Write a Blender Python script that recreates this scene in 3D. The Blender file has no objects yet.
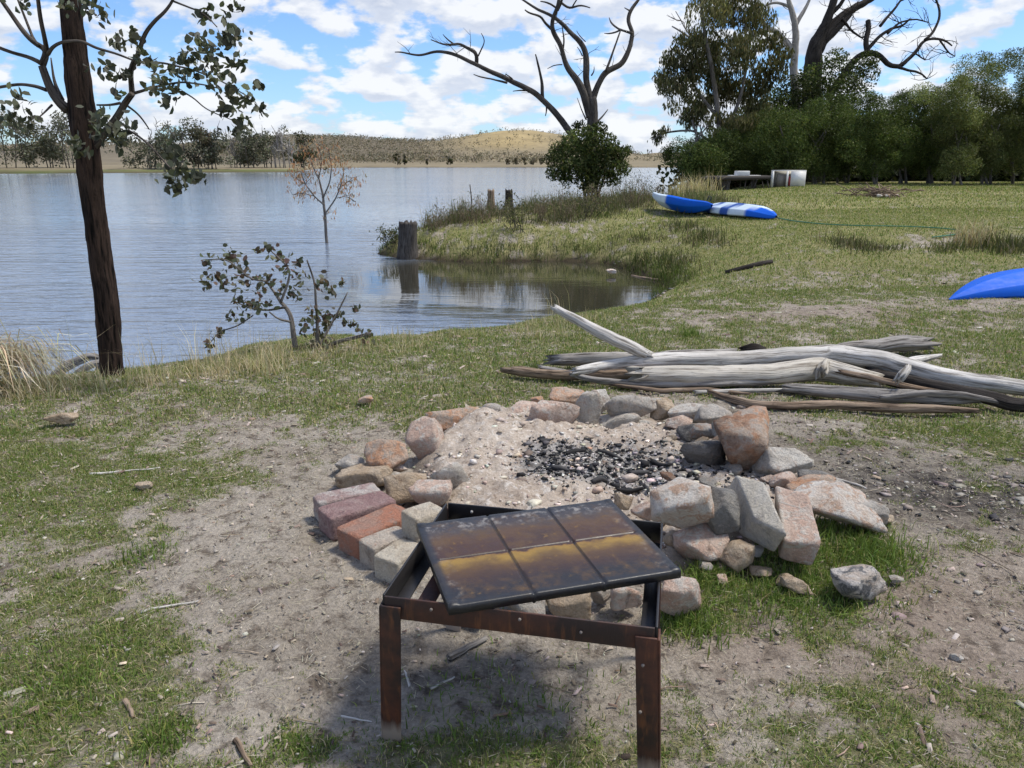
import bpy, bmesh, math, random
import numpy as np
rng = np.random.default_rng(11)
random.seed(5)
PI = math.pi
scene = bpy.context.scene
COL = scene.collection

# ---------------------------------------------------------------- camera maths (photo pixels -> world)
CAM_H = 1.45; FPX = 769.0; PITCH = math.atan(221/769.0)
CP, SP = math.cos(PITCH), math.sin(PITCH)
def ray(px, py):
    cx, cy = (px-512)/FPX, -(py-384)/FPX
    return np.array([cx, CP+cy*SP, -SP+cy*CP])
ORG = np.array([0, 0, CAM_H])
def on_z(px, py, z=0.0):
    d = ray(px, py); return ORG + d*((z-CAM_H)/d[2])
def at_y(px, py, Y):
    d = ray(px, py); return ORG + d*(Y/d[1])
def pxm(p):                     # metres per pixel at world point p
    return (p[1]*CP-(p[2]-CAM_H)*SP)/FPX

# ---------------------------------------------------------------- numpy noise
def _hash(ix, iy, iz, s):
    n = (ix.astype(np.int64)*374761393 + iy.astype(np.int64)*668265263 + iz.astype(np.int64)*1274126177 + s*974711) & 0xffffffff
    n = ((n ^ (n >> 13))*1103515245) & 0xffffffff
    n = ((n ^ (n >> 16))*668265263) & 0xffffffff
    return ((n ^ (n >> 15)) & 0xffff)/65535.0
def vnoise(p, s=0):
    i = np.floor(p).astype(np.int64); f = p-i; f = f*f*f*(f*(f*6-15)+10)
    x, y, z = i[:,0], i[:,1], i[:,2]; fx, fy, fz = f[:,0], f[:,1], f[:,2]
    def c(a, b, d): return _hash(x+a, y+b, z+d, s)
    x00 = c(0,0,0)*(1-fx)+c(1,0,0)*fx; x10 = c(0,1,0)*(1-fx)+c(1,1,0)*fx
    x01 = c(0,0,1)*(1-fx)+c(1,0,1)*fx; x11 = c(0,1,1)*(1-fx)+c(1,1,1)*fx
    return (x00*(1-fy)+x10*fy)*(1-fz)+(x01*(1-fy)+x11*fy)*fz
def fbm(p, octv=4, s=0, gain=.5):
    p = np.asarray(p, float); a, t, o = 1.0, 0.0, 0.0
    for k in range(octv):
        o = o+a*vnoise(p*(2.03**k)+k*17.3, s+k); t += a; a *= gain
    return o/t
def fbm2(x, y, octv=4, s=0, gain=.5):
    x = np.asarray(x, float); y = np.asarray(y, float)
    return fbm(np.stack([x.ravel(), y.ravel(), np.full(x.size, .37)], 1), octv, s, gain).reshape(x.shape)
def sstep(a, b, x):
    t = np.clip((x-a)/(b-a), 0, 1); return t*t*(3-2*t)

# ---------------------------------------------------------------- mesh helpers
WLOC = {}
def mesh_data(name, V, F, smooth=False, col=None, attrs=None):
    me = bpy.data.meshes.new(name)
    V = np.asarray(V, np.float32)
    if isinstance(F, np.ndarray): F = [F]
    F = [np.asarray(f, np.int32) for f in F if len(f)]
    me.vertices.add(len(V)); me.vertices.foreach_set('co', V.ravel())
    li = np.concatenate([f.ravel() for f in F])
    tot = np.concatenate([np.full(len(f), f.shape[1], np.int32) for f in F])
    st = np.concatenate([[0], np.cumsum(tot)[:-1]]).astype(np.int32)
    me.loops.add(len(li)); me.loops.foreach_set('vertex_index', li)
    me.polygons.add(len(tot)); me.polygons.foreach_set('loop_start', st)
    me.update(calc_edges=True)
    if smooth: me.polygons.foreach_set('use_smooth', np.ones(len(tot), bool))
    if col is not None:
        a = me.attributes.new('Col', 'FLOAT_COLOR', 'POINT')
        c = np.ones((len(V), 4), np.float32); c[:, :3] = col; a.data.foreach_set('color', c.ravel())
    for k, v in (attrs or {}).items():
        v = np.asarray(v, np.float32)
        if v.ndim == 1:
            a = me.attributes.new(k, 'FLOAT', 'POINT'); a.data.foreach_set('value', v)
        else:
            a = me.attributes.new(k, 'FLOAT_VECTOR', 'POINT'); a.data.foreach_set('vector', v.ravel())
    return me
def obj(name, geo, mat, parent=None, loc=None, smooth=False):
    """geo = (V, F, {col, attrs}) in world coordinates"""
    V, F = geo[0], geo[1]; ex = geo[2] if len(geo) > 2 else {}
    base = np.array(WLOC[parent.name]) if parent is not None else (np.array(loc, float) if loc is not None else np.zeros(3))
    me = mesh_data(name, np.asarray(V)-base, F, smooth, ex.get('col'), ex.get('attrs'))
    o = bpy.data.objects.new(name, me); COL.objects.link(o)
    me.materials.append(mat)
    if parent is not None: o.parent = parent
    else: o.location = base
    WLOC[o.name] = tuple(base)
    return o
def tag(o, label, cat, group=None, kind=None):
    if label: o['label'] = label
    if cat: o['category'] = cat
    if group: o['group'] = group
    if kind: o['kind'] = kind
    return o
def thing(name, label, cat, loc, group=None):
    o = bpy.data.objects.new(name, None); COL.objects.link(o); o.location = [float(v) for v in loc]
    o.empty_display_size = .1
    WLOC[o.name] = tuple(float(v) for v in loc)
    return tag(o, label, cat, group)
def structure(o): o['kind'] = 'structure'; return o
def stuff(o, label, cat): return tag(o, label, cat, None, 'stuff')
class Geo:
    def __init__(s): s.V = []; s.F = {}; s.C = []; s.A = []; s.n = 0
    def add(s, V, F, col=None, tc=None):
        V = np.asarray(V, float)
        for f in (F if isinstance(F, list) else [F]):
            f = np.asarray(f, np.int64)
            if len(f): s.F.setdefault(f.shape[1], []).append(f+s.n)
        s.V.append(V); s.n += len(V)
        s.C.append(np.broadcast_to(np.asarray(col if col is not None else (1, 1, 1), float), (len(V), 3)))
        s.A.append(np.asarray(tc, float) if tc is not None else V)
        return s
    def out(s):
        return (np.concatenate(s.V), [np.concatenate(f) for f in s.F.values()], {'col': np.concatenate(s.C), 'attrs': {'tc': np.concatenate(s.A)}})

def box(c, dx, dy, dz, ax=(1,0,0), ay=(0,1,0), az=(0,0,1)):
    ax, ay, az = [np.array(a, float) for a in (ax, ay, az)]
    V = [np.array(c)+ax*dx/2*i+ay*dy/2*j+az*dz/2*k for k in (-1,1) for j in (-1,1) for i in (-1,1)]
    F = np.array([[0,2,3,1],[4,5,7,6],[0,1,5,4],[2,6,7,3],[0,4,6,2],[1,3,7,5]])
    return np.array(V), F
def tube(pts, rad, seg=8, rough=0.0, seed=0, step=None, flat=1.0, cap=True, gnarl=0.0, rscale=6.0, ridge=0.0):
    """swept tube; returns V, F list, tc (straightened coordinates)"""
    pts = np.asarray(pts, float); rad = np.asarray(rad, float)
    L = np.concatenate([[0], np.cumsum(np.linalg.norm(np.diff(pts, axis=0), axis=1))])
    if step:
        n = max(2, int(L[-1]/step)+1); s = np.linspace(0, L[-1], n)
        # Catmull-like smoothing: linear resample then box-blur
        q = np.stack([np.interp(s, L, pts[:, k]) for k in range(3)], 1); r = np.interp(s, L, rad)
        w = max(1, int(.22*len(q)/max(1, len(pts)-1)))
        for _ in range(2 if len(pts) > 2 else 0):
            qq = q.copy(); pad = np.pad(q, ((w, w), (0, 0)), 'edge')
            qq = sum(pad[k:k+len(q)] for k in range(2*w+1))/(2*w+1); qq[0], qq[-1] = q[0], q[-1]; q = qq
        pts, rad, L = q, r, s
    if gnarl:
        k = np.stack([fbm2(L*3.1, np.full(len(L), 5.1*j+seed*.77), 3, seed) for j in range(3)], 1)-.5
        pts = pts+k*gnarl*np.sin(np.linspace(0, PI, len(L)))[:, None]
    n = len(pts); T = np.gradient(pts, axis=0); T /= np.linalg.norm(T, axis=1)[:, None]+1e-9
    up = np.array([0, 0, 1.0]) if abs(T[0][2]) < .8 else np.array([0, 1.0, 0])
    a = np.cross(T[0], up); a /= np.linalg.norm(a); A = []
    for i in range(n):
        a = a-T[i]*np.dot(a, T[i]); a /= np.linalg.norm(a)+1e-9; A.append(a)
    A = np.array(A); B = np.cross(T, A)
    th = np.linspace(0, 2*PI, seg, endpoint=False)
    cs, sn = np.cos(th), np.sin(th)
    R = np.repeat(rad[:, None], seg, 1)
    if rough:
        q = np.stack([np.outer(np.ones(n), cs)*1.3, np.outer(np.ones(n), sn)*1.3, np.outer(L*rscale/4, np.ones(seg))], 2).reshape(-1, 3)+seed*3.7
        R = R*(1+rough*2*(fbm(q*1.6, 3, seed).reshape(n, seg)-.5))
    if ridge:
        q = np.stack([np.outer(np.ones(n), cs)*3.2, np.outer(np.ones(n), sn)*3.2, np.outer(L*1.6, np.ones(seg))], 2).reshape(-1, 3)+seed*1.9
        f = fbm(q, 4, seed+5).reshape(n, seg); R = R*(1+ridge*(1-2*np.abs(2*f-1)))
        jag = np.random.default_rng(seed).normal(size=(2, seg))*.9
    V = pts[:, None]+A[:, None]*(R*cs)[..., None]+B[:, None]*(R*sn*flat)[..., None]
    if ridge:
        V[0] += T[0]*(R[0]*jag[0])[:, None]; V[-1] += T[-1]*(R[-1]*jag[1])[:, None]; V[1] += T[0]*(R[1]*jag[0]*.35)[:, None]; V[-2] += T[-1]*(R[-2]*jag[1]*.35)[:, None]
    tc = np.stack([R*cs, R*sn, np.repeat(L[:, None], seg, 1)+seed*1.37], 2).reshape(-1, 3)
    V = V.reshape(-1, 3)
    i = np.arange(n-1)[:, None]*seg; j = np.arange(seg)[None]; j2 = (j+1) % seg
    F = np.stack([i+j, i+j2, i+seg+j2, i+seg+j], 2).reshape(-1, 4)
    Fs = [F]
    if cap:
        V = np.concatenate([V, [pts[0], pts[-1]]]); tc = np.concatenate([tc, [[0, 0, L[0]+seed*1.37], [0, 0, L[-1]+seed*1.37]]])
        b = len(V)-2; k = np.arange(seg); k2 = (k+1) % seg
        Fs.append(np.concatenate([np.stack([np.full(seg, b), k2, k], 1), np.stack([np.full(seg, b+1), (n-1)*seg+k, (n-1)*seg+k2], 1)]))
    return V, Fs, tc
def unit(v): return v/(np.linalg.norm(v, axis=-1, keepdims=True)+1e-9)
def leaves(C, L, W, col, axis=None, spread=1.0, fold=.25, n6=False):
    """one small folded face per leaf"""
    N = len(C); L = np.broadcast_to(L, (N,)); W = np.broadcast_to(W, (N,))
    d = rng.normal(size=(N, 3))*spread
    if axis is not None: d = d+axis
    d = unit(d); s = unit(np.cross(d, rng.normal(size=(N, 3)))); nn = np.cross(d, s)
    dl, sw, nf = d*L[:, None], s*W[:, None], nn*(W*fold)[:, None]
    if n6:
        V = np.stack([C-dl*.5, C-dl*.22+sw*.42+nf, C+dl*.18+sw*.46+nf, C+dl*.5, C+dl*.18-sw*.46+nf, C-dl*.22-sw*.42+nf], 1); k = 6
    else:
        V = np.stack([C-dl*.5, C-dl*.05+sw*.5+nf, C+dl*.5, C-dl*.05-sw*.5+nf], 1); k = 4
    F = np.arange(N*k).reshape(N, k)
    c = np.repeat(np.broadcast_to(col, (N, 3)), k, 0)
    return V.reshape(-1, 3), F, c
def blades(P, h, w, col, lean=.35, bend=.5):
    N = len(P); a = rng.uniform(0, 2*PI, N); h = np.broadcast_to(h, (N,)); w = np.broadcast_to(w, (N,))
    s = np.stack([np.cos(a), np.sin(a), np.zeros(N)], 1)*(w/2)[:, None]
    b = rng.uniform(0, 2*PI, N); le = np.abs(rng.normal(size=N))*lean
    ld = np.stack([np.cos(b), np.sin(b), np.zeros(N)], 1)*(h*le)[:, None]
    up = np.zeros((N, 3)); up[:, 2] = h*np.sqrt(np.clip(1-le*le*.5, .1, 1))
    m = P+ld*.4+up*.55; t = P+ld*(1+bend)+up*np.clip(1-le*.5, .3, 1)[:, None]
    V = np.stack([P-s, P+s, m+s*.75, m-s*.75, t], 1).reshape(-1, 3)
    i = np.arange(N)[:, None]*5
    return V, [i+np.array([[0, 1, 2, 3]]), i+np.array([[3, 2, 4]])], np.repeat(np.broadcast_to(col, (N, 3)), 5, 0)
def jitter(base, n, amt=.25):
    base = np.asarray(base, float); return np.clip(base*np.clip(1+amt*rng.normal(size=(n, 1)), .45, 1.7)*np.clip(1+amt*.22*rng.normal(size=(n, 3)), .85, 1.15), .004, 1)
def pick(cols, p, n):
    return np.asarray(cols, float)[rng.choice(len(cols), n, p=np.asarray(p)/sum(p))]

# ---------------------------------------------------------------- materials
class NB:
    def __init__(s, name):
        s.m = bpy.data.materials.new(name); s.m.use_nodes = True; s.t = s.m.node_tree; s.t.nodes.clear()
        s.o = s.t.nodes.new('ShaderNodeOutputMaterial')
    def add(s, typ, ins=None, **pr):
        n = s.t.nodes.new('ShaderNode'+typ)
        for k, v in pr.items(): setattr(n, k, v)
        for k, v in (ins or {}).items():
            if isinstance(v, bpy.types.NodeSocket): s.t.links.new(v, n.inputs[k])
            else: n.inputs[k].default_value = v
        return n
    def noise(s, vec, scale, detail=4, rough=.55, **kw):
        return s.add('TexNoise', {'Vector': vec, 'Scale': scale, 'Detail': detail, 'Roughness': rough, **kw}).outputs['Fac']
    def ramp(s, fac, stops, interp='LINEAR'):
        n = s.add('ValToRGB', {'Fac': fac}); r = n.color_ramp; r.interpolation = interp
        while len(r.elements) < len(stops): r.elements.new(.5)
        for e, (p, c) in zip(r.elements, stops):
            e.position = p; e.color = (c, c, c, 1) if isinstance(c, (int, float)) else (*c, 1)
        return n.outputs['Color']
    def mix(s, fac, a, b, blend='MIX'):
        n = s.add('Mix', data_type='RGBA', blend_type=blend); n.clamp_factor = True
        for i, v in ((0, fac), (6, a), (7, b)):
            if isinstance(v, bpy.types.NodeSocket): s.t.links.new(v, n.inputs[i])
            else: n.inputs[i].default_value = v if i == 0 else (*v, 1)
        return n.outputs[2]
    def math(s, op, a, b=0.0, clamp=False):
        return s.add('Math', {0: a, 1: b}, operation=op, use_clamp=clamp).outputs[0]
    def vmul(s, v, sc): return s.add('VectorMath', {0: v, 1: sc}, operation='MULTIPLY').outputs[0]
    def vadd(s, v, w): return s.add('VectorMath', {0: v, 1: w}, operation='ADD').outputs[0]
    def attr(s, name): return s.add('Attribute', attribute_name=name)
    def bump(s, h, strength=.5, dist=.01, normal=None):
        d = {'Height': h, 'Strength': strength, 'Distance': dist}
        if normal is not None: d['Normal'] = normal
        return s.add('Bump', d).outputs['Normal']
    def bsdf(s, col, rough=.9, normal=None, spec=.3, metal=0.0):
        d = {'Base Color': col if isinstance(col, bpy.types.NodeSocket) else (*col, 1), 'Roughness': rough, 'Specular IOR Level': spec, 'Metallic': metal}
        if normal is not None: d['Normal'] = normal
        b = s.add('BsdfPrincipled', d); s.t.links.new(b.outputs[0], s.o.inputs[0]); return s.m
    def objvec(s):
        tc = s.add('TexCoord').outputs['Object']; r = s.add('ObjectInfo').outputs['Random']
        return s.vadd(tc, s.vmul(s.add('CombineXYZ', {0: r, 1: r, 2: r}).outputs[0], (31.0, 17.0, 23.0)))

def m_plain(name, col, rough=.6, spec=.4, var=.15, scale=20, metal=0.0):
    b = NB(name); v = b.objvec(); n = b.noise(v, scale)
    c = b.mix(n, tuple(x*(1-var) for x in col), tuple(min(1, x*(1+var)) for x in col))
    return b.bsdf(c, rough, b.bump(n, .15, .004), spec, metal)
def m_rock(name, c1, c2, c3, patch=.55, dark=(.06, .055, .05)):
    b = NB(name); v = b.objvec()
    n1 = b.noise(v, 12, 6, .62, Distortion=.6); n2 = b.noise(b.vadd(v, (9, 4, 2)), 21, 6, .68, Distortion=.8); n3 = b.noise(b.vadd(v, (3, 8, 5)), 11, 6, .65, Distortion=.5); n4 = b.noise(v, 120, 4, .7)
    c = b.mix(b.ramp(n1, [(.42, 0), (.58, 1)]), c1, c2)
    c = b.mix(b.ramp(n2, [(patch-.04, 0), (patch+.05, 1)]), c, c3)
    c = b.mix(b.math('MULTIPLY', b.ramp(n3, [(.60, 0), (.69, 1)]), .55), c, dark)
    c = b.mix(.8, c, b.ramp(n4, [(.25, .72), (.75, 1.25)]), 'MULTIPLY')
    ds = b.add('VectorMath', {0: b.vadd(b.add('NewGeometry').outputs['Position'], (-.60, -3.47, -.05))}, operation='LENGTH').outputs['Value']
    soot = b.ramp(b.math('ADD', ds, b.math('MULTIPLY', b.math('SUBTRACT', n2, .5), .7)), [(.40, .6), (.66, 0)]); c = b.mix(soot, c, (.055, .05, .047))
    h = b.math('ADD', b.math('MULTIPLY', b.noise(v, 34, 8, .75), 1.6), b.math('MULTIPLY', n2, .8))
    return b.bsdf(c, .95, b.bump(h, 1.0, .022), .12)
def m_wood(name, c1, c2, dark, sx=70, sz=3.5, bumpd=.012):
    b = NB(name); v = b.attr('tc').outputs['Vector']
    g = b.noise(b.vmul(v, (sx, sx, sz)), 1.0, 6, .65); g2 = b.noise(b.vmul(v, (9, 9, 3)), 1.0, 4, .6)
    c = b.mix(b.ramp(g2, [(.35, 0), (.65, 1)]), c1, c2)
    c = b.mix(b.ramp(g, [(.37, 1), (.53, 0)]), c, dark)
    c = b.mix(b.math('MULTIPLY', b.ramp(b.noise(b.vmul(v, (26, 26, 14)), 1.0, 3), [(.62, 0), (.72, 1)]), .5), c, dark)
    return b.bsdf(c, .9, b.bump(g, .9, bumpd), .15)
def m_leaf(name, transl=.28, rough=.55):
    b = NB(name); a = b.attr('Col').outputs['Color']
    p = b.add('BsdfPrincipled', {'Base Color': a, 'Roughness': rough, 'Specular IOR Level': .14})
    t = b.add('BsdfTranslucent', {'Color': b.mix(1.0, a, (1.15, 1.25, .7), 'MULTIPLY')})
    mx = b.add('MixShader', {0: transl, 1: p.outputs[0], 2: t.outputs[0]}); b.t.links.new(mx.outputs[0], b.o.inputs[0]); return b.m
def m_col(name, rough=.85, spec=.2, bscale=60, bd=.006):
    b = NB(name); a = b.attr('Col').outputs['Color']; v = b.objvec(); n = b.noise(v, bscale, 5, .65)
    return b.bsdf(b.mix(.6, a, b.ramp(n, [(.25, .55), (.75, 1.25)]), 'MULTIPLY'), rough, b.bump(n, .6, bd), spec)

M = {}
M['leaf'] = m_leaf('leaf_green'); M['grass'] = m_leaf('grass_blade', .3, .7); M['litter'] = m_col('litter_bits')
M['far_leaf'] = m_leaf('far_leaf', .15, .8)
M['bark'] = m_wood('dark_bark', (.034, .023, .018), (.078, .050, .037), (.005, .004, .0035), 46, 4.5, .04)
M['limb_bark'] = m_wood('limb_bark', (.085, .07, .058), (.13, .112, .095), (.025, .02, .016), 60, 6, .01)
M['grey_bark'] = m_wood('grey_bark', (.15, .135, .12), (.24, .22, .20), (.035, .03, .027))
M['dead_wood'] = m_wood('dead_wood', (.055, .048, .043), (.125, .112, .10), (.022, .019, .016))
M['dark_dead'] = m_wood('dark_dead_wood', (.034, .029, .025), (.072, .062, .055), (.015, .012, .01))
M['white_bark'] = m_wood('white_bark', (.33, .305, .275), (.46, .43, .39), (.16, .14, .12))
M['pale_drift'] = m_wood('pale_driftwood', (.50, .47, .425), (.66, .63, .585), (.19, .17, .145), 60, 3)
M['grey_drift'] = m_wood('grey_driftwood', (.24, .22, .20), (.38, .355, .325), (.06, .052, .045), 60, 3)
M['brown_drift'] = m_wood('brown_driftwood', (.22, .155, .105), (.34, .26, .19), (.05, .035, .025), 50, 3)
M['cream_drift'] = m_wood('cream_driftwood', (.48, .44, .37), (.60, .56, .49), (.20, .17, .135), 55, 2.5)
M['rock_orange'] = m_rock('rock_orange', (.60, .34, .21), (.60, .46, .355), (.50, .42, .35), .56)
M['rock_pink'] = m_rock('rock_pink', (.66, .465, .365), (.72, .57, .47), (.72, .65, .57), .54)
M['rock_grey'] = m_rock('rock_grey', (.46, .42, .37), (.59, .545, .485), (.54, .45, .37), .57)
M['rock_pale'] = m_rock('rock_pale', (.60, .545, .47), (.70, .66, .59), (.50, .41, .34), .58)
M['rock_tan'] = m_rock('rock_tan', (.51, .39, .27), (.60, .485, .36), (.36, .26, .18), .58)
M['rock_slate'] = m_rock('rock_slate', (.23, .22, .205), (.33, .315, .29), (.38, .35, .31), .58)
M['rock_prism'] = m_rock('rock_prism', (.68, .62, .52), (.74, .69, .60), (.54, .50, .46), .58, (.2, .17, .14))
M['rock_white'] = m_rock('rock_white', (.68, .575, .48), (.76, .71, .64), (.60, .42, .31), .54)
M['rock_pied'] = m_rock('rock_pied', (.62, .52, .43), (.72, .67, .62), (.20, .20, .20), .53)
def brickmat(n, c1, c2, c3): return m_rock(n, c1, c2, c3, .6, tuple(x*.45 for x in c1))
M['brick_mauve'] = brickmat('brick_mauve', (.34, .215, .205), (.42, .29, .27), (.44, .34, .30))
M['brick_chalk'] = brickmat('brick_chalk', (.46, .34, .31), (.60, .54, .49), (.36, .21, .19))
M['brick_red'] = brickmat('brick_red', (.50, .235, .155), (.45, .285, .22), (.42, .32, .27))
M['brick_grey'] = brickmat('brick_grey', (.54, .455, .37), (.62, .545, .455), (.46, .31, .24))
M['brick_cream'] = brickmat('brick_cream', (.62, .53, .41), (.70, .63, .51), (.42, .34, .26))
M['char'] = m_col('charcoal_bits', .8, .3, 90, .004)
def m_rust():
    b = NB('rusty_iron'); v = b.objvec(); n = b.noise(v, 9, 6, .65); n2 = b.noise(b.vmul(v, (60, 60, 9)), 1.0, 5, .6)
    z = b.add('SeparateXYZ', {0: b.add('TexCoord').outputs['Object']}).outputs[2]
    c = b.mix(b.ramp(n, [(.42, 0), (.66, 1)]), (.030, .017, .014), (.095, .034, .019))
    c = b.mix(b.math('MULTIPLY', b.ramp(n2, [(.55, 0), (.7, 1)]), .55), c, (.19, .07, .025))
    foot = b.math('MULTIPLY', b.ramp(b.math('ADD', z, b.math('MULTIPLY', n2, .07)), [(.055, 1), (.10, 0)]), .8)
    c = b.mix(foot, c, (.40, .33, .27))
    return b.bsdf(c, .62, b.bump(n2, .5, .003), .45)
M['rust'] = m_rust()
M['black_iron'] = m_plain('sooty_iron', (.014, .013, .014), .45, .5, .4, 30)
def m_plate():
    b = NB('burnt_plate'); tc = b.attr('tc').outputs['Vector']; sx = b.add('SeparateXYZ', {0: tc})
    u, w = sx.outputs[0], sx.outputs[1]
    n1 = b.noise(tc, 9, 6, .65); n2 = b.noise(b.vadd(tc, (3, 1, 0)), 34, 6, .7); n3 = b.noise(b.vadd(tc, (7, 5, 0)), 5, 4, .6)
    wv = b.math('ADD', w, b.math('MULTIPLY', b.math('SUBTRACT', n1, .5), .085))
    row = b.ramp(wv, [(.06, (.015, .013, .014)), (.105, (.04, .019, .012)), (.15, (.085, .042, .012)), (.200, (.26, .155, .024)), (.214, (.23, .125, .02)), (.2165, (.05, .02, .011)), (.28, (.055, .024, .012)), (.33, (.085, .042, .015)), (.37, (.055, .04, .033)), (.415, (.03, .028, .03))])
    c = b.mix(b.ramp(n3, [(.50, 0), (.72, .75)]), row, (.035, .019, .014))
    c = b.mix(b.ramp(b.noise(b.vadd(tc, (2, 9, 0)), 13, 6, .7), [(.48, 0), (.66, .75)]), c, (.095, .05, .014))
    c = b.mix(b.math('MULTIPLY', b.ramp(n2, [(.60, 0), (.72, 1)]), .45), c, (.30, .17, .035))
    edge = b.math('ABSOLUTE', b.math('SUBTRACT', u, .31))
    ash = b.math('MULTIPLY', b.ramp(n2, [(.50, 0), (.64, 1)]), b.math('MAXIMUM', b.ramp(w, [(.36, 0), (.41, .7)]), b.ramp(edge, [(.25, 0), (.29, .3)])))  # rear band paints the plate's whitish sheen and speckle; ends get ash speckle
    c = b.mix(ash, c, (.30, .285, .27))
    gv = b.math('ABSOLUTE', b.math('SUBTRACT', w, .2265)); g2 = b.math('ABSOLUTE', b.math('SUBTRACT', b.math('ABSOLUTE', b.math('SUBTRACT', u, .31)), .0945))
    c = b.mix(b.math('MULTIPLY', b.math('MAXIMUM', b.ramp(gv, [(.0015, 1), (.006, 0)]), b.ramp(g2, [(.0015, 1), (.006, 0)])), .85), c, (.012, .009, .008))
    rim = b.math('MAXIMUM', b.ramp(edge, [(.283, 0), (.295, 1)]), b.ramp(b.math('ABSOLUTE', b.math('SUBTRACT', w, .2265)), [(.200, 0), (.212, 1)]))
    c = b.mix(b.math('MULTIPLY', rim, .85), c, (.016, .017, .02))
    r = b.ramp(n2, [(.3, .30), (.7, .55)])
    return b.bsdf(c, r, b.bump(n2, .35, .002), .5)
M['plate'] = m_plate()
def m_ground():
    b = NB('ground_soil'); pos = b.add('NewGeometry').outputs['Position']
    ga = b.attr('grassy').outputs['Fac']; ch = b.attr('charry').outputs['Fac']; rd = b.attr('reddish').outputs['Fac']; wet = b.attr('wet').outputs['Fac']; far = b.attr('fargrass').outputs['Fac']
    n1 = b.noise(pos, 2.2, 6, .6); n2 = b.noise(pos, 13, 7, .68); n3 = b.noise(pos, 75, 6, .72); n4 = b.noise(b.vadd(pos, (5, 3, 1)), 32, 5, .7)
    dirt = b.mix(b.ramp(n1, [(.35, 0), (.65, 1)]), (.315, .27, .215), (.445, .395, .33))
    dirt = b.mix(b.math('MULTIPLY', rd, .6), dirt, (.255, .185, .14))
    dirt = b.mix(b.ramp(n2, [(.36, .85), (.50, 0)]), dirt, (.125, .098, .075))
    dirt = b.mix(b.ramp(n4, [(.57, 0), (.66, .8)]), dirt, (.42, .37, .31))
    g = b.mix(b.ramp(n2, [(.35, 0), (.6, 1)]), (.10, .11, .04), (.19, .185, .085))
    g = b.mix(b.ramp(n4, [(.5, 0), (.68, .8)]), g, (.25, .21, .12))
    gm = b.ramp(b.math('ADD', ga, b.math('MULTIPLY', b.math('SUBTRACT', n4, .5), 1.5)), [(.40, 0), (.75, .85)])
    c = b.mix(gm, dirt, g)
    fg = b.mix(b.ramp(b.noise(pos, .55, 6, .65), [(.38, 0), (.62, 1)]), (.20, .21, .065), (.32, .29, .135))
    c = b.mix(b.math('MULTIPLY', far, gm), c, fg)
    c = b.mix(b.math('MULTIPLY', ch, b.ramp(n2, [(.30, 1), (.75, .45)])), c, (.030, .027, .027))
    c = b.mix(wet, c, (.045, .034, .022))
    c = b.mix(.85, c, b.ramp(n3, [(.25, .42), (.75, 1.42)]), 'MULTIPLY')
    h = b.math('ADD', b.math('MULTIPLY', n2, 2.2), b.math('ADD', n3, b.math('MULTIPLY', n4, 1.2)))
    return b.bsdf(c, .96, b.bump(h, .8, .02), .12)
M['ground'] = m_ground()
def m_ash():
    b = NB('ash_bed'); pos = b.add('NewGeometry').outputs['Position']; ch = b.attr('charry').outputs['Fac']
    n1 = b.noise(pos, 4, 6, .65); n2 = b.noise(pos, 24, 7, .7); n3 = b.noise(pos, 90, 6, .75)
    c = b.mix(b.ramp(n1, [(.35, 0), (.65, 1)]), (.52, .445, .37), (.41, .335, .27))
    c = b.mix(b.ramp(n2, [(.53, 0), (.62, .85)]), c, (.68, .63, .57))
    c = b.mix(b.ramp(n2, [(.34, .85), (.44, 0)]), c, (.22, .165, .125))
    g = b.mix(b.ramp(n2, [(.40, 0), (.60, 1)]), (.12, .115, .112), (.42, .395, .37))
    sl_ = b.attr('soil').outputs['Fac']; c = b.mix(b.ramp(b.math('ADD', sl_, b.math('MULTIPLY', b.math('SUBTRACT', n2, .5), 1.4)), [(.3, 0), (.7, .9)]), c, b.mix(n1, (.16, .135, .11), (.30, .25, .20)))
    c = b.mix(b.ramp(b.math('ADD', ch, b.math('MULTIPLY', b.math('SUBTRACT', n2, .5), 1.2)), [(.35, 0), (.65, .92)]), c, g)
    c = b.mix(.8, c, b.ramp(n3, [(.22, .55), (.78, 1.3)]), 'MULTIPLY')
    return b.bsdf(c, .97, b.bump(b.math('ADD', b.math('MULTIPLY', n2, 1.1), n3), .8, .014), .1)
M['ash'] = m_ash()
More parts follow.
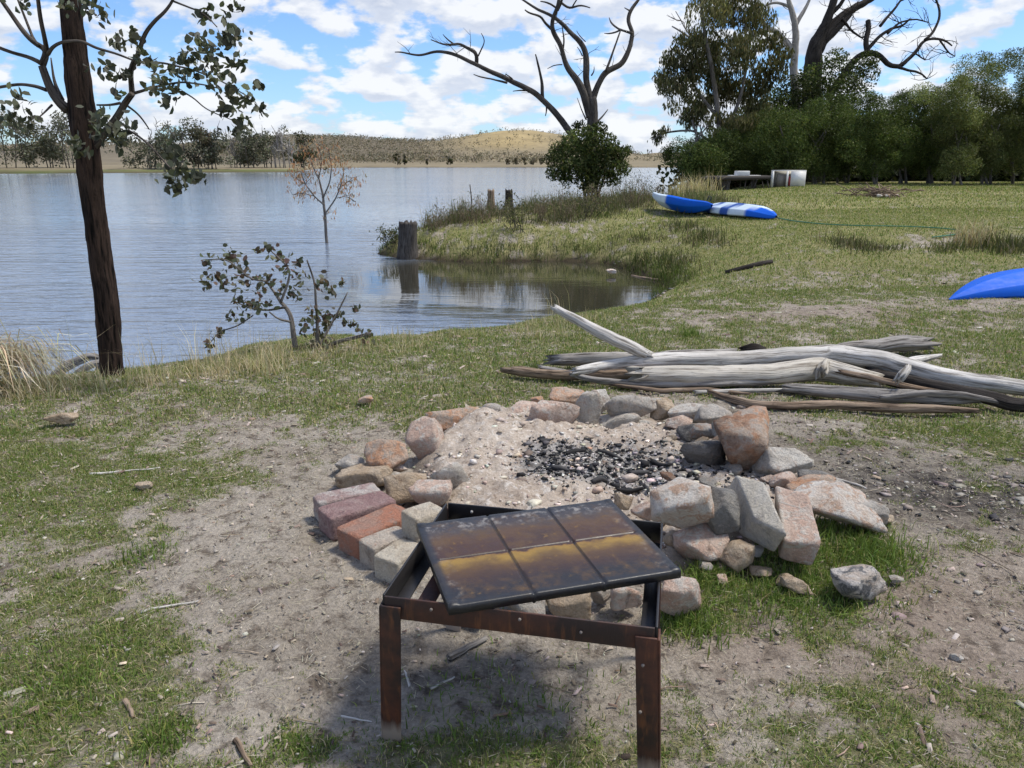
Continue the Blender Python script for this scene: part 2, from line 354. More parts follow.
def m_water():
    b = NB('lake_water'); pos = b.add('NewGeometry').outputs['Position']
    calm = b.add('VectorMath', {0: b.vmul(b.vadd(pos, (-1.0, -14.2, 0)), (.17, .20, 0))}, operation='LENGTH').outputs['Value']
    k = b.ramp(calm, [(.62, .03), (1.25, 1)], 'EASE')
    w1 = b.noise(b.vmul(pos, (.55, 2.6, 1)), 1.0, 3, .5); w2 = b.noise(b.vmul(b.vadd(pos, (7, 3, 0)), (1.7, 6.5, 1)), 1.0, 4, .55); w3 = b.noise(b.vmul(pos, (.05, .16, 1)), 1.0, 3, .5); w4 = b.noise(b.vmul(pos, (3.2, 4.2, 1)), 1.0, 2, .5)
    yy = b.add('SeparateXYZ', {0: pos}).outputs[1]; nearw = b.ramp(b.math('MULTIPLY', yy, .02), [(.16, 1), (.6, 0)])
    h = b.math('ADD', b.math('ADD', b.math('MULTIPLY', w1, 1.0), b.math('MULTIPLY', w2, b.math('ADD', .30, b.math('MULTIPLY', nearw, .35)))), b.math('MULTIPLY', w4, b.math('SUBTRACT', .75, b.math('MULTIPLY', nearw, .55))))
    h = b.math('MULTIPLY', b.math('MULTIPLY', h, b.math('MULTIPLY', k, b.math('ADD', .8, b.math('MULTIPLY', nearw, 2.0)))), b.ramp(w3, [(.35, .55), (.65, 1.0)]))
    nm = b.bump(h, 1.0, .046)
    m = b.bsdf(b.mix(k, (.030, .026, .013), (.185, .228, .295)), b.math('ADD', .05, b.math('MULTIPLY', k, .035)), nm, .5)  # open water base holds painted sky brightness; inlet base holds murk and bank reflection
    [n for n in b.t.nodes if n.type == 'BSDF_PRINCIPLED'][0].inputs['IOR'].default_value = 1.65
    return m
M['water'] = m_water()
def m_far():
    b = NB('far_land'); a = b.attr('Col').outputs['Color']; pos = b.add('NewGeometry').outputs['Position']
    n = b.noise(pos, .035, 6, .65); n2 = b.noise(pos, .2, 5, .7)
    c = b.mix(.7, a, b.ramp(n, [(.3, .65), (.7, 1.25)]), 'MULTIPLY'); c = b.mix(.5, c, b.ramp(n2, [(.3, .7), (.7, 1.2)]), 'MULTIPLY')
    return b.bsdf(c, .95, None, .1)
M['far'] = m_far()
def m_kayak():
    b = NB('kayak_plastic'); a = b.attr('Col').outputs['Color']; v = b.objvec(); n = b.noise(v, 12, 5, .6)
    c = b.mix(.35, a, b.ramp(n, [(.3, .75), (.7, 1.1)]), 'MULTIPLY')
    return b.bsdf(c, b.ramp(n, [(.3, .5), (.7, .7)]), b.bump(n, .1, .004), .2)
M['kayak'] = m_kayak()
M['white_paint'] = m_plain('white_enamel', (.74, .73, .70), .5, .4, .12, 6)
M['dark_inside'] = m_plain('dark_inside', (.05, .045, .04), .8)
M['grey_panel'] = m_plain('grey_panel', (.25, .23, .21), .7)
M['red_rag'] = m_plain('red_paint', (.30, .04, .04), .7)
M['dark_board'] = m_plain('dark_board', (.035, .03, .028), .7)
M['hose'] = m_plain('green_hose', (.03, .17, .10), .5)
M['pipe'] = m_plain('black_pipe', (.02, .02, .02), .5)
# ---------------------------------------------------------------- terrain
WATER = -0.6
SHORE = np.array([(-400,-60),(-40,-2),(-14,4.6),(-9,6.3),(-6.4,6.2),(-4.7,6.6),(-3.9,7.0),(-3.2,7.5),(-2.5,8.45),(-1.3,8.45),(-.4,8.9),(.4,9.6),(1.3,10.35),(2.0,11.5),(2.45,12.6),(2.6,13.8),(2.5,15.2),(1.9,16.4),(.9,16.8),(-.3,16.6),(-1.4,16.9),(-2.5,17.3),(-3.05,18.2),(-3.2,19.6),(-2.8,21.6),(-1.6,23.6),(.2,25.6),(2.2,27.8),(4.6,30.2),(6.6,33.5),(8,39),(11,48),(22,70),(60,100),(400,180)], float)
LAND = np.concatenate([SHORE, [(400,-400),(-400,-400)]])
def shore_d(x, y):
    """signed distance inland from the shoreline"""
    p = np.stack([x.ravel(), y.ravel()], 1); best = np.full(len(p), 1e9)
    for a, b in zip(SHORE[:-1], SHORE[1:]):
        d = b-a; t = np.clip(((p-a)@d)/(d@d), 0, 1); q = p-(a+t[:, None]*d); best = np.minimum(best, (q*q).sum(1))
    ins = np.zeros(len(p), bool); n = len(LAND)
    for i in range(n):
        a, b = LAND[i], LAND[(i+1) % n]
        c = ((a[1] > p[:,1]) != (b[1] > p[:,1]))
        with np.errstate(divide='ignore', invalid='ignore'):
            xi = (b[0]-a[0])*(p[:,1]-a[1])/(b[1]-a[1])+a[0]
        ins ^= c & (p[:,0] < xi)
    return (np.sqrt(best)*np.where(ins, 1, -1)).reshape(x.shape)
def terrain(x, y, full=False):
    x = np.asarray(x, float); y = np.asarray(y, float)
    d = shore_d(x, y)+(fbm2(x*.9, y*.9, 3, 41)-.5)*.55+(fbm2(x*3.5, y*3.5, 2, 43)-.5)*.16
    near = sstep(9.5, 12.5, y)
    tau = .95*(1-near)+.85*near
    z = WATER+.60*(1-np.exp(-np.clip(d, 0, None)/tau))
    z = np.where(d < 0, WATER+np.clip(d, -8, 0)*.28, z)
    z = z+.45*sstep(9, 28, y)*sstep(.5, 6, d)+.14*sstep(.3, 2.2, d)*near
    # the low grassy step to the right
    sl = y-(13.6+.25*(x-8)+.8*(fbm2(x*.6, y*.1, 2, 9)-.5))
    z = z+.10*sstep(-.25, .25, sl)*sstep(4.5, 6.5, x)*sstep(30, 20, y)
    land = sstep(-.1, .8, d)
    z = z+land*((fbm2(x*.8, y*.8, 3, 3)-.5)*.07+(fbm2(x*3.3, y*3.3, 4, 4)-.5)*.028)
    return (z, d) if full else z
def tz(x, y): return float(terrain(np.array([x]), np.array([y]))[0])
def on_ground(px, py, far=60):
    d = ray(px, py); t = np.geomspace(.8, far, 1500); p = ORG+d*t[:, None]
    z = terrain(p[:,0], p[:,1]); k = np.argmax(p[:,2] < z)
    if k == 0: return on_z(px, py, 0)
    a, b = p[k-1], p[k]; za, zb = p[k-1,2]-z[k-1], z[k]-p[k,2]
    return a+(b-a)*za/(za+zb+1e-9)

def blobset(lst):
    out = []
    for px, py, rx, ry, a in lst:
        p = on_z(px, py, 0); out.append((p[0], p[1], rx, ry, a))
    return out
GB = blobset([(235,428,.75,.42,-.75),(330,405,.7,.4,.45),(300,540,.50,.42,-.95),(240,500,.45,.35,-.35),(420,650,.42,.34,-1.0),(520,660,.36,.26,-.9),(340,610,.35,.36,-.75),(600,690,.22,.16,-.45),
  (975,590,.50,.40,-.65),(1010,650,.3,.25,-.45),(765,655,.20,.12,-.7),(830,720,.16,.10,-.5),(680,650,.14,.12,-.4),(890,475,.85,.32,-.8),(1000,515,.5,.30,-.85),(800,425,.8,.3,-.5),(850,402,1.6,.3,-.35),
  (560,500,1.15,1.1,-1.6),(800,590,.34,.26,.85),(850,560,.26,.20,.75),(700,600,.12,.16,.9),(60,470,.9,.55,.30),(60,690,.32,.26,.55),(300,748,.11,.07,.9),(500,748,.42,.09,.55),(640,360,2.4,.5,.35),(440,400,1.0,.35,.5),(160,560,.5,.35,-.25),
  (150,640,.35,.25,.25),(790,700,.35,.22,.35),(950,420,1.0,.5,.4),(200,740,.3,.12,-.3),(160,735,.10,.07,.6),(60,600,.3,.25,.35)])
CB = blobset([(890,472,.75,.28,.8),(985,503,.6,.24,.95),(800,440,.5,.2,.5),(455,650,.30,.24,.35),(360,650,.22,.25,.25),(820,405,1.0,.2,.3)])
RB = blobset([(970,600,.6,.45,1),(1010,690,.4,.3,.8),(765,655,.3,.2,.5),(830,312,3.0,.7,.7),(870,270,1.5,.6,.9),(690,610,.2,.2,.6)])
def bsum(B, x, y):
    o = np.zeros_like(x)
    for bx, by, rx, ry, a in B: o += a*np.exp(-((x-bx)/rx)**2-((y-by)/ry)**2)
    return o
def grassy(x, y):
    g = .66+(fbm2(x*1.3, y*1.3, 3, 21)-.5)*.9+(fbm2(x*5, y*5, 5, 22, .75)-.5)*2.5
    g = g+bsum(GB, x, y)+.30*sstep(9, 14, y)-.22*sstep(16, 17, y)*sstep(5.5, 3.5, x)*sstep(31, 28, y)*(.4+1.1*fbm2(x*.8, y*.5, 3, 90))
    tr = np.exp(-((y-8.0-.10*(x-4))/.55)**2)*sstep(1.5, 3.5, x)*sstep(14, 8, x)     # worn track past the driftwood
    er = np.exp(-((y-(13.0+.25*(x-8)))/.5)**2)*sstep(5, 6.5, x)                       # bare face of the step
    return np.clip(g-.6*tr-.6*er, 0, 1)

def grade(lo, hi, fine_lo, fine_hi, step, growth):
    a = list(np.arange(fine_lo, fine_hi, step)); s = step; v = a[-1]
    while v < hi: s *= growth; v += s; a.append(v)
    s = step; v = a[0]; pre = []
    while v > lo: s *= growth; v -= s; pre.append(v)
    return np.array(pre[::-1]+a)
gx = grade(-400, 400, -3.0, 3.6, .026, 1.022); gy = grade(-300, 190, 1.2, 6.0, .026, 1.0165)
X, Yg = np.meshgrid(gx, gy); nx, ny = len(gx), len(gy)
Z, D = terrain(X, Yg, True)
fine = sstep(14, 5, np.hypot(X, Yg))
Z += fine*sstep(0, .6, D)*((fbm2(X*14, Yg*14, 4, 6, .6)-.5)*.026)
GR = grassy(X, Yg)
CH = np.clip(bsum(CB, X, Yg)*(.45+1.1*fbm2(X*5, Yg*5, 3, 31)), 0, 1)
RD = np.clip(bsum(RB, X, Yg)*(.5+fbm2(X*2, Yg*2, 3, 32)), 0, 1)
WT = sstep(.30, .02, D); FG = sstep(8, 13, Yg)
i = np.arange(ny-1)[:, None]*nx; j = np.arange(nx-1)[None]
F = np.stack([i+j, i+j+1, i+nx+j+1, i+nx+j], 2).reshape(-1, 4)
ground = obj('ground', (np.stack([X.ravel(), Yg.ravel(), Z.ravel()], 1), F, {'attrs': {'grassy': GR.ravel(), 'charry': CH.ravel(), 'reddish': RD.ravel(), 'wet': WT.ravel(), 'fargrass': FG.ravel()}}), M['ground'], smooth=True)
structure(ground)
s = 6000.0
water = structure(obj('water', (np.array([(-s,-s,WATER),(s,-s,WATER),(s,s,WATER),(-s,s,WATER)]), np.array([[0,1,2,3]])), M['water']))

# ---------------------------------------------------------------- far shore and hills
def hill_z(x, y):
    tx = x/np.maximum(y, 1); px = 512+800*tx; r = np.hypot(x, y)
    rs = np.where(px < 300, 190.0, 190+190*sstep(285, 345, px))
    rs = rs+8*(fbm2(px*.02, r*0, 3, 77)-.5)*rs/190
    e = r-rs
    z = WATER+np.where(e < 0, e*.1, 1.0*(1-np.exp(-e/8))+.006*np.clip(e, 0, 900)*.6)
    def g(pxc, rc, h, wx, wy):
        cx = (pxc-512)/800*rc
        return h*np.exp(-((x-cx)/wx)**2-((y-rc)/wy)**2)
    z = z+g(505, 900, 28, 82, 190)+g(572, 980, 15, 80, 200)+g(330, 950, 20, 85, 220)+g(245, 1000, 20, 110, 220)+g(415, 1000, 15, 75, 200)+g(130, 520, 7, 60, 140)+g(20, 600, 8, 110, 160)+g(-150, 800, 14, 200, 200)+g(700, 1500, 14, 260, 300)+g(900, 1500, 16, 300, 300)
    z = z+sstep(20, 400, e)*(fbm2(x*.012, y*.012, 4, 71)-.5)*6
    return z, e, px, r
az = np.tan(np.radians(np.linspace(-62, 62, 420))); rr = np.concatenate([np.arange(150, 480, 5), np.geomspace(480, 4500, 90)])
A, R = np.meshgrid(az, rr); fy = R/np.sqrt(1+A*A); fx = A*fy
hz, he, hpx, hr = hill_z(fx, fy)
tan = np.array([.235, .195, .125]); gold = np.array([.37, .285, .145]); green = np.array([.10, .13, .035]); scrub = np.array([.165, .14, .10])
def lerp(a, b, t): return a*(1-t[..., None])+b*t[..., None]
cf = lerp(np.broadcast_to(tan, (*he.shape, 3)), scrub, sstep(60, 330, he)*sstep(470, 380, hpx))
cf = lerp(cf, gold, np.exp(-((hpx-508)/52)**2)*sstep(9, 20, hz)*sstep(1300, 1000, hr))
cf = lerp(cf, green, sstep(9, 3, he)*sstep(310, 290, hpx))
cf = lerp(cf, np.array([.10, .08, .05]), sstep(3, 0, he))
n1, n2 = A.shape; i = np.arange(n1-1)[:, None]*n2; j = np.arange(n2-1)[None]
F = np.stack([i+j, i+j+1, i+n2+j+1, i+n2+j], 2).reshape(-1, 4)
structure(obj('hills', (np.stack([fx.ravel(), fy.ravel(), hz.ravel()], 1), F, {'col': cf.reshape(-1, 3)}), M['far'], smooth=True))

# ---------------------------------------------------------------- grass
def scatter(n, x0, x1, y0, y1, wedge=True):
    y = np.sqrt(rng.uniform(y0*y0, y1*y1, n)) if wedge else rng.uniform(y0, y1, n)
    x = rng.uniform(-1, 1, n)*(y*.88+1.5) if wedge else rng.uniform(x0, x1, n)
    return x, y
G = Geo()
GREEN = [(.16,.225,.052),(.115,.175,.042),(.24,.26,.08),(.38,.33,.18),(.50,.43,.28)]
def grass_layer(n0, y0, y1, h, w, p, thr, lean=.5, dmin=.35):
    n = int(n0*1.4*(1.25 if y0 < 3 else 1)); x, y = scatter(n, 0, 0, y0, y1); g = grassy(x, y)
    cl = fbm2(x*14, y*14, 2, 55)
    k = (g+.11)*(.35+1.3*cl) > thr+rng.uniform(-.28, .18, n)
    x, y, g = x[k], y[k], g[k]; z, d = terrain(x, y, True); k = d > dmin
    x, y, z, g = x[k], y[k], z[k], g[k]; m = len(x)
    hh = h*rng.uniform(.45, 1.3, m)*(.6+.7*g)
    V, F, c = blades(np.stack([x, y, z-.004], 1), hh, w*rng.uniform(.7, 1.3, m), jitter(pick(GREEN, p, m), m, .22), lean)
    G.add(V, F, c)
grass_layer(480000, 1.3, 4.2, .021, .0028, (4,4,3,2.2,1.2), .40, .9)
grass_layer(330000, 4.0, 9.5, .032, .0055, (4,4,3,2.5,1.3), .40, .8)
grass_layer(230000, 9, 18, .036, .010, (3,2.5,4,3,1.8), .36, .7)
grass_layer(170000, 17, 36, .05, .018, (2.5,2,5,3,1.5), .32, .7)
# lush tufts: beside the ring and round the big stones
for px, py, n, r, h in ((850,545,1500,.20,.075),(815,585,1400,.22,.055),(880,560,700,.14,.05),(775,600,900,.18,.05),(690,625,700,.10,.06),(715,585,500,.08,.055),(300,748,420,.09,.026),(160,738,300,.07,.045),(250,365,500,.3,.08),(690,336,300,.12,.09),(145,555,400,.10,.04),(705,575,300,.06,.06),(500,735,900,.3,.035),(60,690,900,.2,.04)):
    p = on_ground(px, py); q = rng.normal(size=(n, 2))*r*.55+p[:2]; z = terrain(q[:,0], q[:,1])
    V, F, c = blades(np.stack([q[:,0], q[:,1], z-.005], 1), h*rng.uniform(.5, 1.3, n), .0042*rng.uniform(.7, 1.3, n), jitter(pick(GREEN[:4], (5,5,2,.6), n), n, .2), .55)
    G.add(V, F, c)
def thatch(n, y0, y1, L, w):        # dead blades lying flat
    x, y = scatter(n, 0, 0, y0, y1); k = fbm2(x*4, y*4, 3, 66) > .36+.2*rng.uniform(-.5, .5, n); x, y = x[k], y[k]; z, d = terrain(x, y, True); k = d > .3; x, y, z = x[k], y[k], z[k]; m = len(x)
    a = rng.uniform(0, 2*PI, m); l = L*rng.lognormal(0, .5, m); dx = np.stack([np.cos(a)*l, np.sin(a)*l, rng.normal(size=m)*.12*l], 1)/2; dn = np.stack([-np.sin(a), np.cos(a), np.zeros(m)], 1)*w/2
    c = np.stack([x, y, z+.005+.004*rng.uniform(size=m)], 1); V = np.stack([c-dx-dn, c-dx+dn, c+dx*.9+dn*.6+[0, 0, .003], c+dx-dn*.4+[0, 0, .002]], 1).reshape(-1, 3)
    G.add(V, np.arange(m*4).reshape(m, 4), np.repeat(jitter(pick([(.46,.41,.32),(.34,.29,.22),(.55,.50,.40),(.20,.17,.13)], (4,3,2,2), m), m, .15), 4, 0))
thatch(36000, 1.3, 4.2, .018, .0017); thatch(26000, 4.0, 10, .03, .0034)
stuff(obj('grass', G.out(), M['grass']), 'short patchy green and straw coloured grass over the bare ground', 'grass')

# dry grass along the near bank
STRAW = [(.54,.45,.29),(.42,.34,.20),(.62,.54,.38),(.17,.17,.07)]
G = Geo()
def tufts(cents, nb, h, r, w, cols, p, lean=.35):
    for c in cents:
        n = max(4, int(nb*random.uniform(.6, 1.4))); q = np.array(c)[:2]+rng.normal(size=(n, 2))*r
        z = terrain(q[:,0], q[:,1]); hh = h*random.uniform(.6, 1.3)
        V, F, cc = blades(np.stack([q[:,0], q[:,1], z-.02], 1), hh*rng.uniform(.35, 1.1, n), w, jitter(pick(cols, p, n), n, .2), lean)
        G.add(V, F, cc)
bank = []
for px, py, n in ((190,378,9),(230,372,14),(262,365,16),(300,358,10),(345,352,8),(385,348,7),(420,340,7),(480,332,6),(545,330,14),(590,322,4),(60,392,8),(100,385,6),(150,385,8),(25,398,10)):
    for _ in range(n): bank.append(on_ground(px+random.gauss(0, 17), py+random.gauss(0, 3.5))[:2])
tufts(bank, 26, .20, .06, .0042, STRAW, (4,3,3,2), .5)
tall = [on_ground(px+random.gauss(0, 8), py+random.gauss(0, 3))[:2] for px, py in ((205,368),(225,372),(262,372),(268,378),(245,366),(330,350),(548,318),(150,380),(70,385),(235,362),(285,362)) for _ in range(3)]
tufts(tall, 13, .42, .07, .0040, STRAW, (5,3,4,0), .35)
stuff(obj('dry_grass', G.out(), M['grass']), 'dry straw coloured grass fringing the near lake bank', 'dry grass')

# weeds of the point and the bank beyond the inlet
G = Geo(); W1 = [(.085,.10,.035),(.17,.15,.085),(.12,.10,.07),(.24,.20,.12),(.07,.085,.03)]
pts = []
while len(pts) < 2600: pts.append((random.uniform(-3.2, 5.5), random.uniform(16.6, 29)))
pts = np.array(pts); _, d_ = terrain(pts[:,0], pts[:,1], True); cl_ = fbm2(pts[:,0]*.9, pts[:,1]*.6, 3, 88); hh_ = fbm2(pts[:,0]*1.7+9, pts[:,1]*1.1, 3, 89)
k = (d_ > .05) & (pts[:,1] > 18.6) & (cl_ > .40+.25*rng.uniform(-.5, .5, len(pts))+.10*(pts[:,0] > 3.5)); pts, hh_, cl_ = pts[k], hh_[k], cl_[k]
BRN = [(.16,.145,.085),(.11,.10,.06),(.23,.20,.13),(.10,.125,.05)]; GRN = [(.10,.13,.045),(.14,.16,.06),(.08,.10,.04),(.20,.18,.10)]
for (x, y), h_, c_ in zip(pts[:760], hh_, cl_):
    br = math.sin(x*2.1+y*.7)+random.gauss(0, .5) > -.1
    tufts([(x, y)], 26, .10+max(0, h_-.38)*1.2, .15, .014, BRN if br else GRN, (3,2,2,2), .5)
for px, py, n, h_ in ((432,224,7,.75),(450,219,8,.7),(421,226,5,.8),(468,216,8,.7),(491,208,8,.5),(509,208,8,.5),(475,215,8,.55),(500,213,9,.6),(530,212,10,.6),(556,208,9,.65),(425,222,5,.5),(440,215,6,.45),(418,214,4,.65),(580,208,9,.55),(610,205,9,.5),(640,205,8,.5),(655,195,10,.6),(600,215,6,.35),(548,222,5,.4)):
    tufts([on_ground(px+random.gauss(0, 9), py+random.gauss(0, 2.5))[:2] for _ in range(n)], 30, h_*.8, .12, .013, BRN, (3,3,2,3), .45)
edge = []
while len(edge) < 230:
    x, y = random.uniform(-3.4, 4.5), random.uniform(12, 22)
    d = shore_d(np.array([x]), np.array([y]))[0]
    if 0 < d < .5: edge.append((x, y))
tufts(edge, 22, .20, .12, .013, [(.09,.13,.03),(.13,.15,.05),(.12,.10,.06),(.07,.09,.03)], (4,3,2,3), .5)
# darker clumps on the right
for px, py, n, h in ((700,237,10,.35),(715,245,6,.28),(860,245,16,.22),(880,250,12,.2),(975,245,10,.42),(1000,250,14,.25),(940,250,8,.2),(1020,247,8,.3),(690,265,6,.2),(640,268,10,.25),(665,260,8,.3),(640,240,8,.25),(680,225,8,.3)):
    tufts([on_ground(px+random.gauss(0, 12), py+random.gauss(0, 2.5))[:2] for _ in range(n)], 26, h, .13, .013, W1, (4,2,2,1.5,3), .5)
tufts([on_ground(975+random.gauss(0, 5), 246)[:2] for _ in range(6)], 40, .55, .12, .012, STRAW[:3], (2,4,1), .4)
tufts([at_y(random.uniform(676, 708), 188, random.uniform(27, 30))[:2] for _ in range(24)], 30, .85, .25, .022, STRAW[:3], (2,4,1), .35)
stuff(obj('weeds', G.out(), M['grass']), 'rank green and brown weeds covering the point beyond the inlet', 'weeds')

# ---------------------------------------------------------------- litter: bark flakes, twigs, pebbles, charcoal crumbs
def flakes(n, y0, y1, L, cols, p, fn=None, name='bark_litter', label='', cat='litter', flat=.35, thick=.003):
    n = int(n*1.4); x, y = scatter(n, 0, 0, y0, y1)
    z, d = terrain(x, y, True); k = (d > .25)
    if fn is not None: k &= fn(x, y) > rng.uniform(0, 1, n)
    x, y, z = x[k], y[k], z[k]; m = len(x)
    a = rng.uniform(0, 2*PI, m); l = L*np.clip(rng.lognormal(0, .55, m), .3, 2.6); w = l*rng.uniform(.12, .55, m)
    d1 = np.stack([np.cos(a), np.sin(a), rng.normal(size=m)*.15], 1)*l[:, None]/2; d2 = np.stack([-np.sin(a), np.cos(a), rng.normal(size=m)*.25], 1)*w[:, None]/2
    c = np.stack([x, y, z+.006], 1); t = np.array([0, 0, thick])
    V = np.stack([c-d1*.9-d2, c+d1-d2*.7, c+d1*.8+d2, c-d1+d2*.6, c-d1*.8-d2*.8+t, c+d1*.9-d2*.6+t, c+d1*.7+d2*.8+t*1.4, c-d1*.9+d2*.5+t], 1).reshape(-1, 3)
    b = np.arange(m)[:, None, None]*8; F = (b+np.array([[4,5,6,7],[0,1,5,4],[1,2,6,5],[2,3,7,6],[3,0,4,7]])[None]).reshape(-1, 4)
    return V, F, np.repeat(jitter(pick(cols, p, m), m, .2), 8, 0)
G = Geo()
G.add(*flakes(14000, 1.3, 6, .007, [(.42,.38,.33),(.30,.26,.21),(.12,.10,.08)], (4,3,3)))
G.add(*flakes(5000, 1.3, 5, .013, [(.30,.24,.19),(.16,.12,.09),(.44,.38,.32),(.10,.075,.06)], (4,3,2,2)))
G.add(*flakes(2200, 4.5, 10, .028, [(.34,.28,.22),(.18,.13,.10),(.46,.40,.34)], (4,3,2)))
G.add(*flakes(150, 1.3, 4.5, .026, [(.32,.26,.21),(.22,.16,.12),(.48,.42,.36)], (4,3,2)))
for _ in range(330):                       # twigs
    x, y = [float(v[0]) for v in scatter(1, 0, 0, 1.35, 6.5)]; a = random.uniform(0, 2*PI); l = random.uniform(.04, .20)*(1+.08*y)
    pz = [np.array([x+math.cos(a)*l*t, y+math.sin(a)*l*t+random.gauss(0, .006), 0]) for t in (0, .5, 1)]
    for q in pz: q[2] = tz(q[0], q[1])+.008
    V, F, tc = tube(pz, np.array([.0022, .0020, .0011])*random.uniform(.6, 1.3), 4)
    G.add(V, F, jitter(random.choice([(.34,.27,.20),(.20,.15,.11),(.42,.35,.27)]), 1, .2)[0])
stuff(obj('ground_litter', G.out(), M['litter']), 'fallen bark flakes, leaves and twigs scattered over the ground', 'litter')
G = Geo(); ICO = None
def icos(sub):
    bm = bmesh.new(); bmesh.ops.create_icosphere(bm, subdivisions=sub, radius=1)
    V = np.array([v.co[:] for v in bm.verts]); bm.verts.index_update(); F = np.array([[v.index for v in f.verts] for f in bm.faces]); bm.free(); return V, F
IV1, IF1 = icos(1); IV2, IF2 = icos(2); IV4, IF4 = icos(4); IV5, IF5 = icos(5)
BV, BF = np.array([(-1,-.6,-.5),(.9,-.7,-.6),(1.1,.6,-.5),(-.8,.8,-.6),(-.7,-.5,.6),(.8,-.6,.5),(.7,.7,.7),(-.9,.5,.4)], float), np.array([[0,2,1],[0,3,2],[4,5,6],[4,6,7],[0,1,5],[0,5,4],[1,2,6],[1,6,5],[2,3,7],[2,7,6],[3,0,4],[3,4,7]])
def crumbs(C, size, cols, p, sq=.6, V0=None, F0=None):
    V0 = IV1 if V0 is None else V0; F0 = IF1 if F0 is None else F0
    m = len(C); k = len(V0); r = size*(1+.35*rng.normal(size=(m, k)))[..., None] if np.isscalar(size) else size[:, None, None]*(1+.28*rng.normal(size=(m, k)))[..., None]
    sc = rng.uniform(.55, 1.4, (m, 1, 3)); sc[..., 2] *= sq
    a = rng.uniform(0, 2*PI, m); ca, sa = np.cos(a)[:, None], np.sin(a)[:, None]
    v = V0[None]*r*sc; x, y = v[..., 0]*ca-v[..., 1]*sa, v[..., 0]*sa+v[..., 1]*ca
    v = np.stack([x, y, v[..., 2]], 2)+C[:, None]
    return v.reshape(-1, 3), (np.arange(m)[:, None, None]*k+F0[None]).reshape(-1, 3), np.repeat(jitter(pick(cols, p, m), m, .2), k, 0)
x, y = scatter(2600, 0, 0, 1.3, 9); z, d = terrain(x, y, True); k = (d > .1) & (fbm2(x*2, y*2, 2, 91) > rng.uniform(.25, .75, len(x)))
x, y, z = x[k], y[k], z[k]
G.add(*crumbs(np.stack([x, y, z+.002], 1), .006*rng.lognormal(0, .5, len(x))*(1+.08*y), [(.36,.30,.25),(.26,.22,.19),(.46,.41,.36),(.34,.25,.19)], (4,3,1.5,1), .5, BV, BF))
for px, py, n, rx, ry, s in ((985,492,110,.42,.15,.012),(990,500,26,.22,.10,.019),(900,470,60,.5,.2,.012),(960,580,60,.3,.25,.010),(160,378,120,.7,.10,.022),(290,362,40,.6,.08,.02),(640,300,70,.4,.5,.03),(680,420,30,.3,.1,.02),(560,276,50,1.4,.10,.025),(900,420,60,.8,.3,.012)):
    p = on_ground(px, py); q = rng.normal(size=(n, 2))*np.array([rx, ry])+p[:2]; z = terrain(q[:,0], q[:,1])
    G.add(*crumbs(np.stack([q[:,0], q[:,1], z+s*.15], 1), s*.75*rng.lognormal(0, .4, n), [(.34,.30,.26),(.24,.21,.19),(.42,.38,.34)], (4,3,2), .4, BV, BF))
stuff(obj('pebbles', G.out(), M['litter']), 'small loose pebbles and stone chips strewn over the ground and bank', 'pebbles')

# ---------------------------------------------------------------- fire pit: ash bed and charcoal
PC = np.array([.42, 3.46])
def ash_h(x, y):
    a = np.arctan2(y-PC[1], x-PC[0]); rad = 1.0+.05*np.sin(3*a+1)
    r = np.hypot((x-PC[0])/1.04, (y-PC[1])/1.04)/rad
    e = sstep(1.06, .72, r)
    h = .065+.075*np.exp(-((x+.15)/.45)**2-((y-3.75)/.6)**2)+.04*np.exp(-((x+.1)/.4)**2-((y-3.0)/.35)**2)-.035*np.exp(-((x-.62)/.42)**2-((y-3.45)/.40)**2)
    h = h+(fbm2(x*6, y*6, 4, 61)-.5)*.09+(fbm2(x*20, y*20, 4, 62, .68)-.5)*.05
    return terrain(x, y)*.3-.06*(1-e)+h*e, r
def charry(x, y):
    c = .95*np.exp(-((x-.55)/.40)**2-((y-3.45)/.33)**2)+.6*np.exp(-((x-.20)/.2)**2-((y-3.35)/.2)**2)+.30*np.exp(-((x-1.05)/.2)**2-((y-3.25)/.25)**2)
    return np.clip(c*(.5+1.0*fbm2(x*6, y*6, 3, 63)), 0, 1)
ax_ = np.arange(-.85, 1.70, .0125); ay_ = np.arange(2.20, 4.85, .0125); AX, AY = np.meshgrid(ax_, ay_)
AZ, AR = ash_h(AX, AY); n1, n2 = AX.shape; i = np.arange(n1-1)[:, None]*n2; j = np.arange(n2-1)[None]
F = np.stack([i+j, i+j+1, i+n2+j+1, i+n2+j], 2).reshape(-1, 4); keep = (AR.ravel()[F] < 1.12).all(1); F = F[keep]
used = np.unique(F); remap = np.full(AX.size, -1); remap[used] = np.arange(len(used))
stuff(obj('ash', (np.stack([AX.ravel(), AY.ravel(), AZ.ravel()], 1)[used], remap[F], {'attrs': {'charry': charry(AX, AY).ravel()[used], 'soil': np.clip(sstep(.66, .98, AR)+.55*np.exp(-((AX-1.0)/.35)**2-((AY-3.9)/.4)**2), 0, 1).ravel()[used]}}), M['ash'], smooth=True), 'pale pinkish ash heaped inside the stone fire ring', 'ash')
def ash_z(x, y): return ash_h(np.asarray(x, float), np.asarray(y, float))[0]
q = np.stack([rng.uniform(-.3, 1.4, 42000), rng.uniform(2.6, 4.2, 42000)], 1); c = charry(q[:,0], q[:,1]); q = q[c > rng.uniform(.16, 1.45, len(q))]
BV, BF = np.array([(-1,-.6,-.5),(.9,-.7,-.6),(1.1,.6,-.5),(-.8,.8,-.6),(-.7,-.5,.6),(.8,-.6,.5),(.7,.7,.7),(-.9,.5,.4)], float), np.array([[0,2,1],[0,3,2],[4,5,6],[4,6,7],[0,1,5],[0,5,4],[1,2,6],[1,6,5],[2,3,7],[2,7,6],[3,0,4],[3,4,7]])
G = Geo(); n = len(q); sz = .0035*rng.lognormal(0, .5, n)
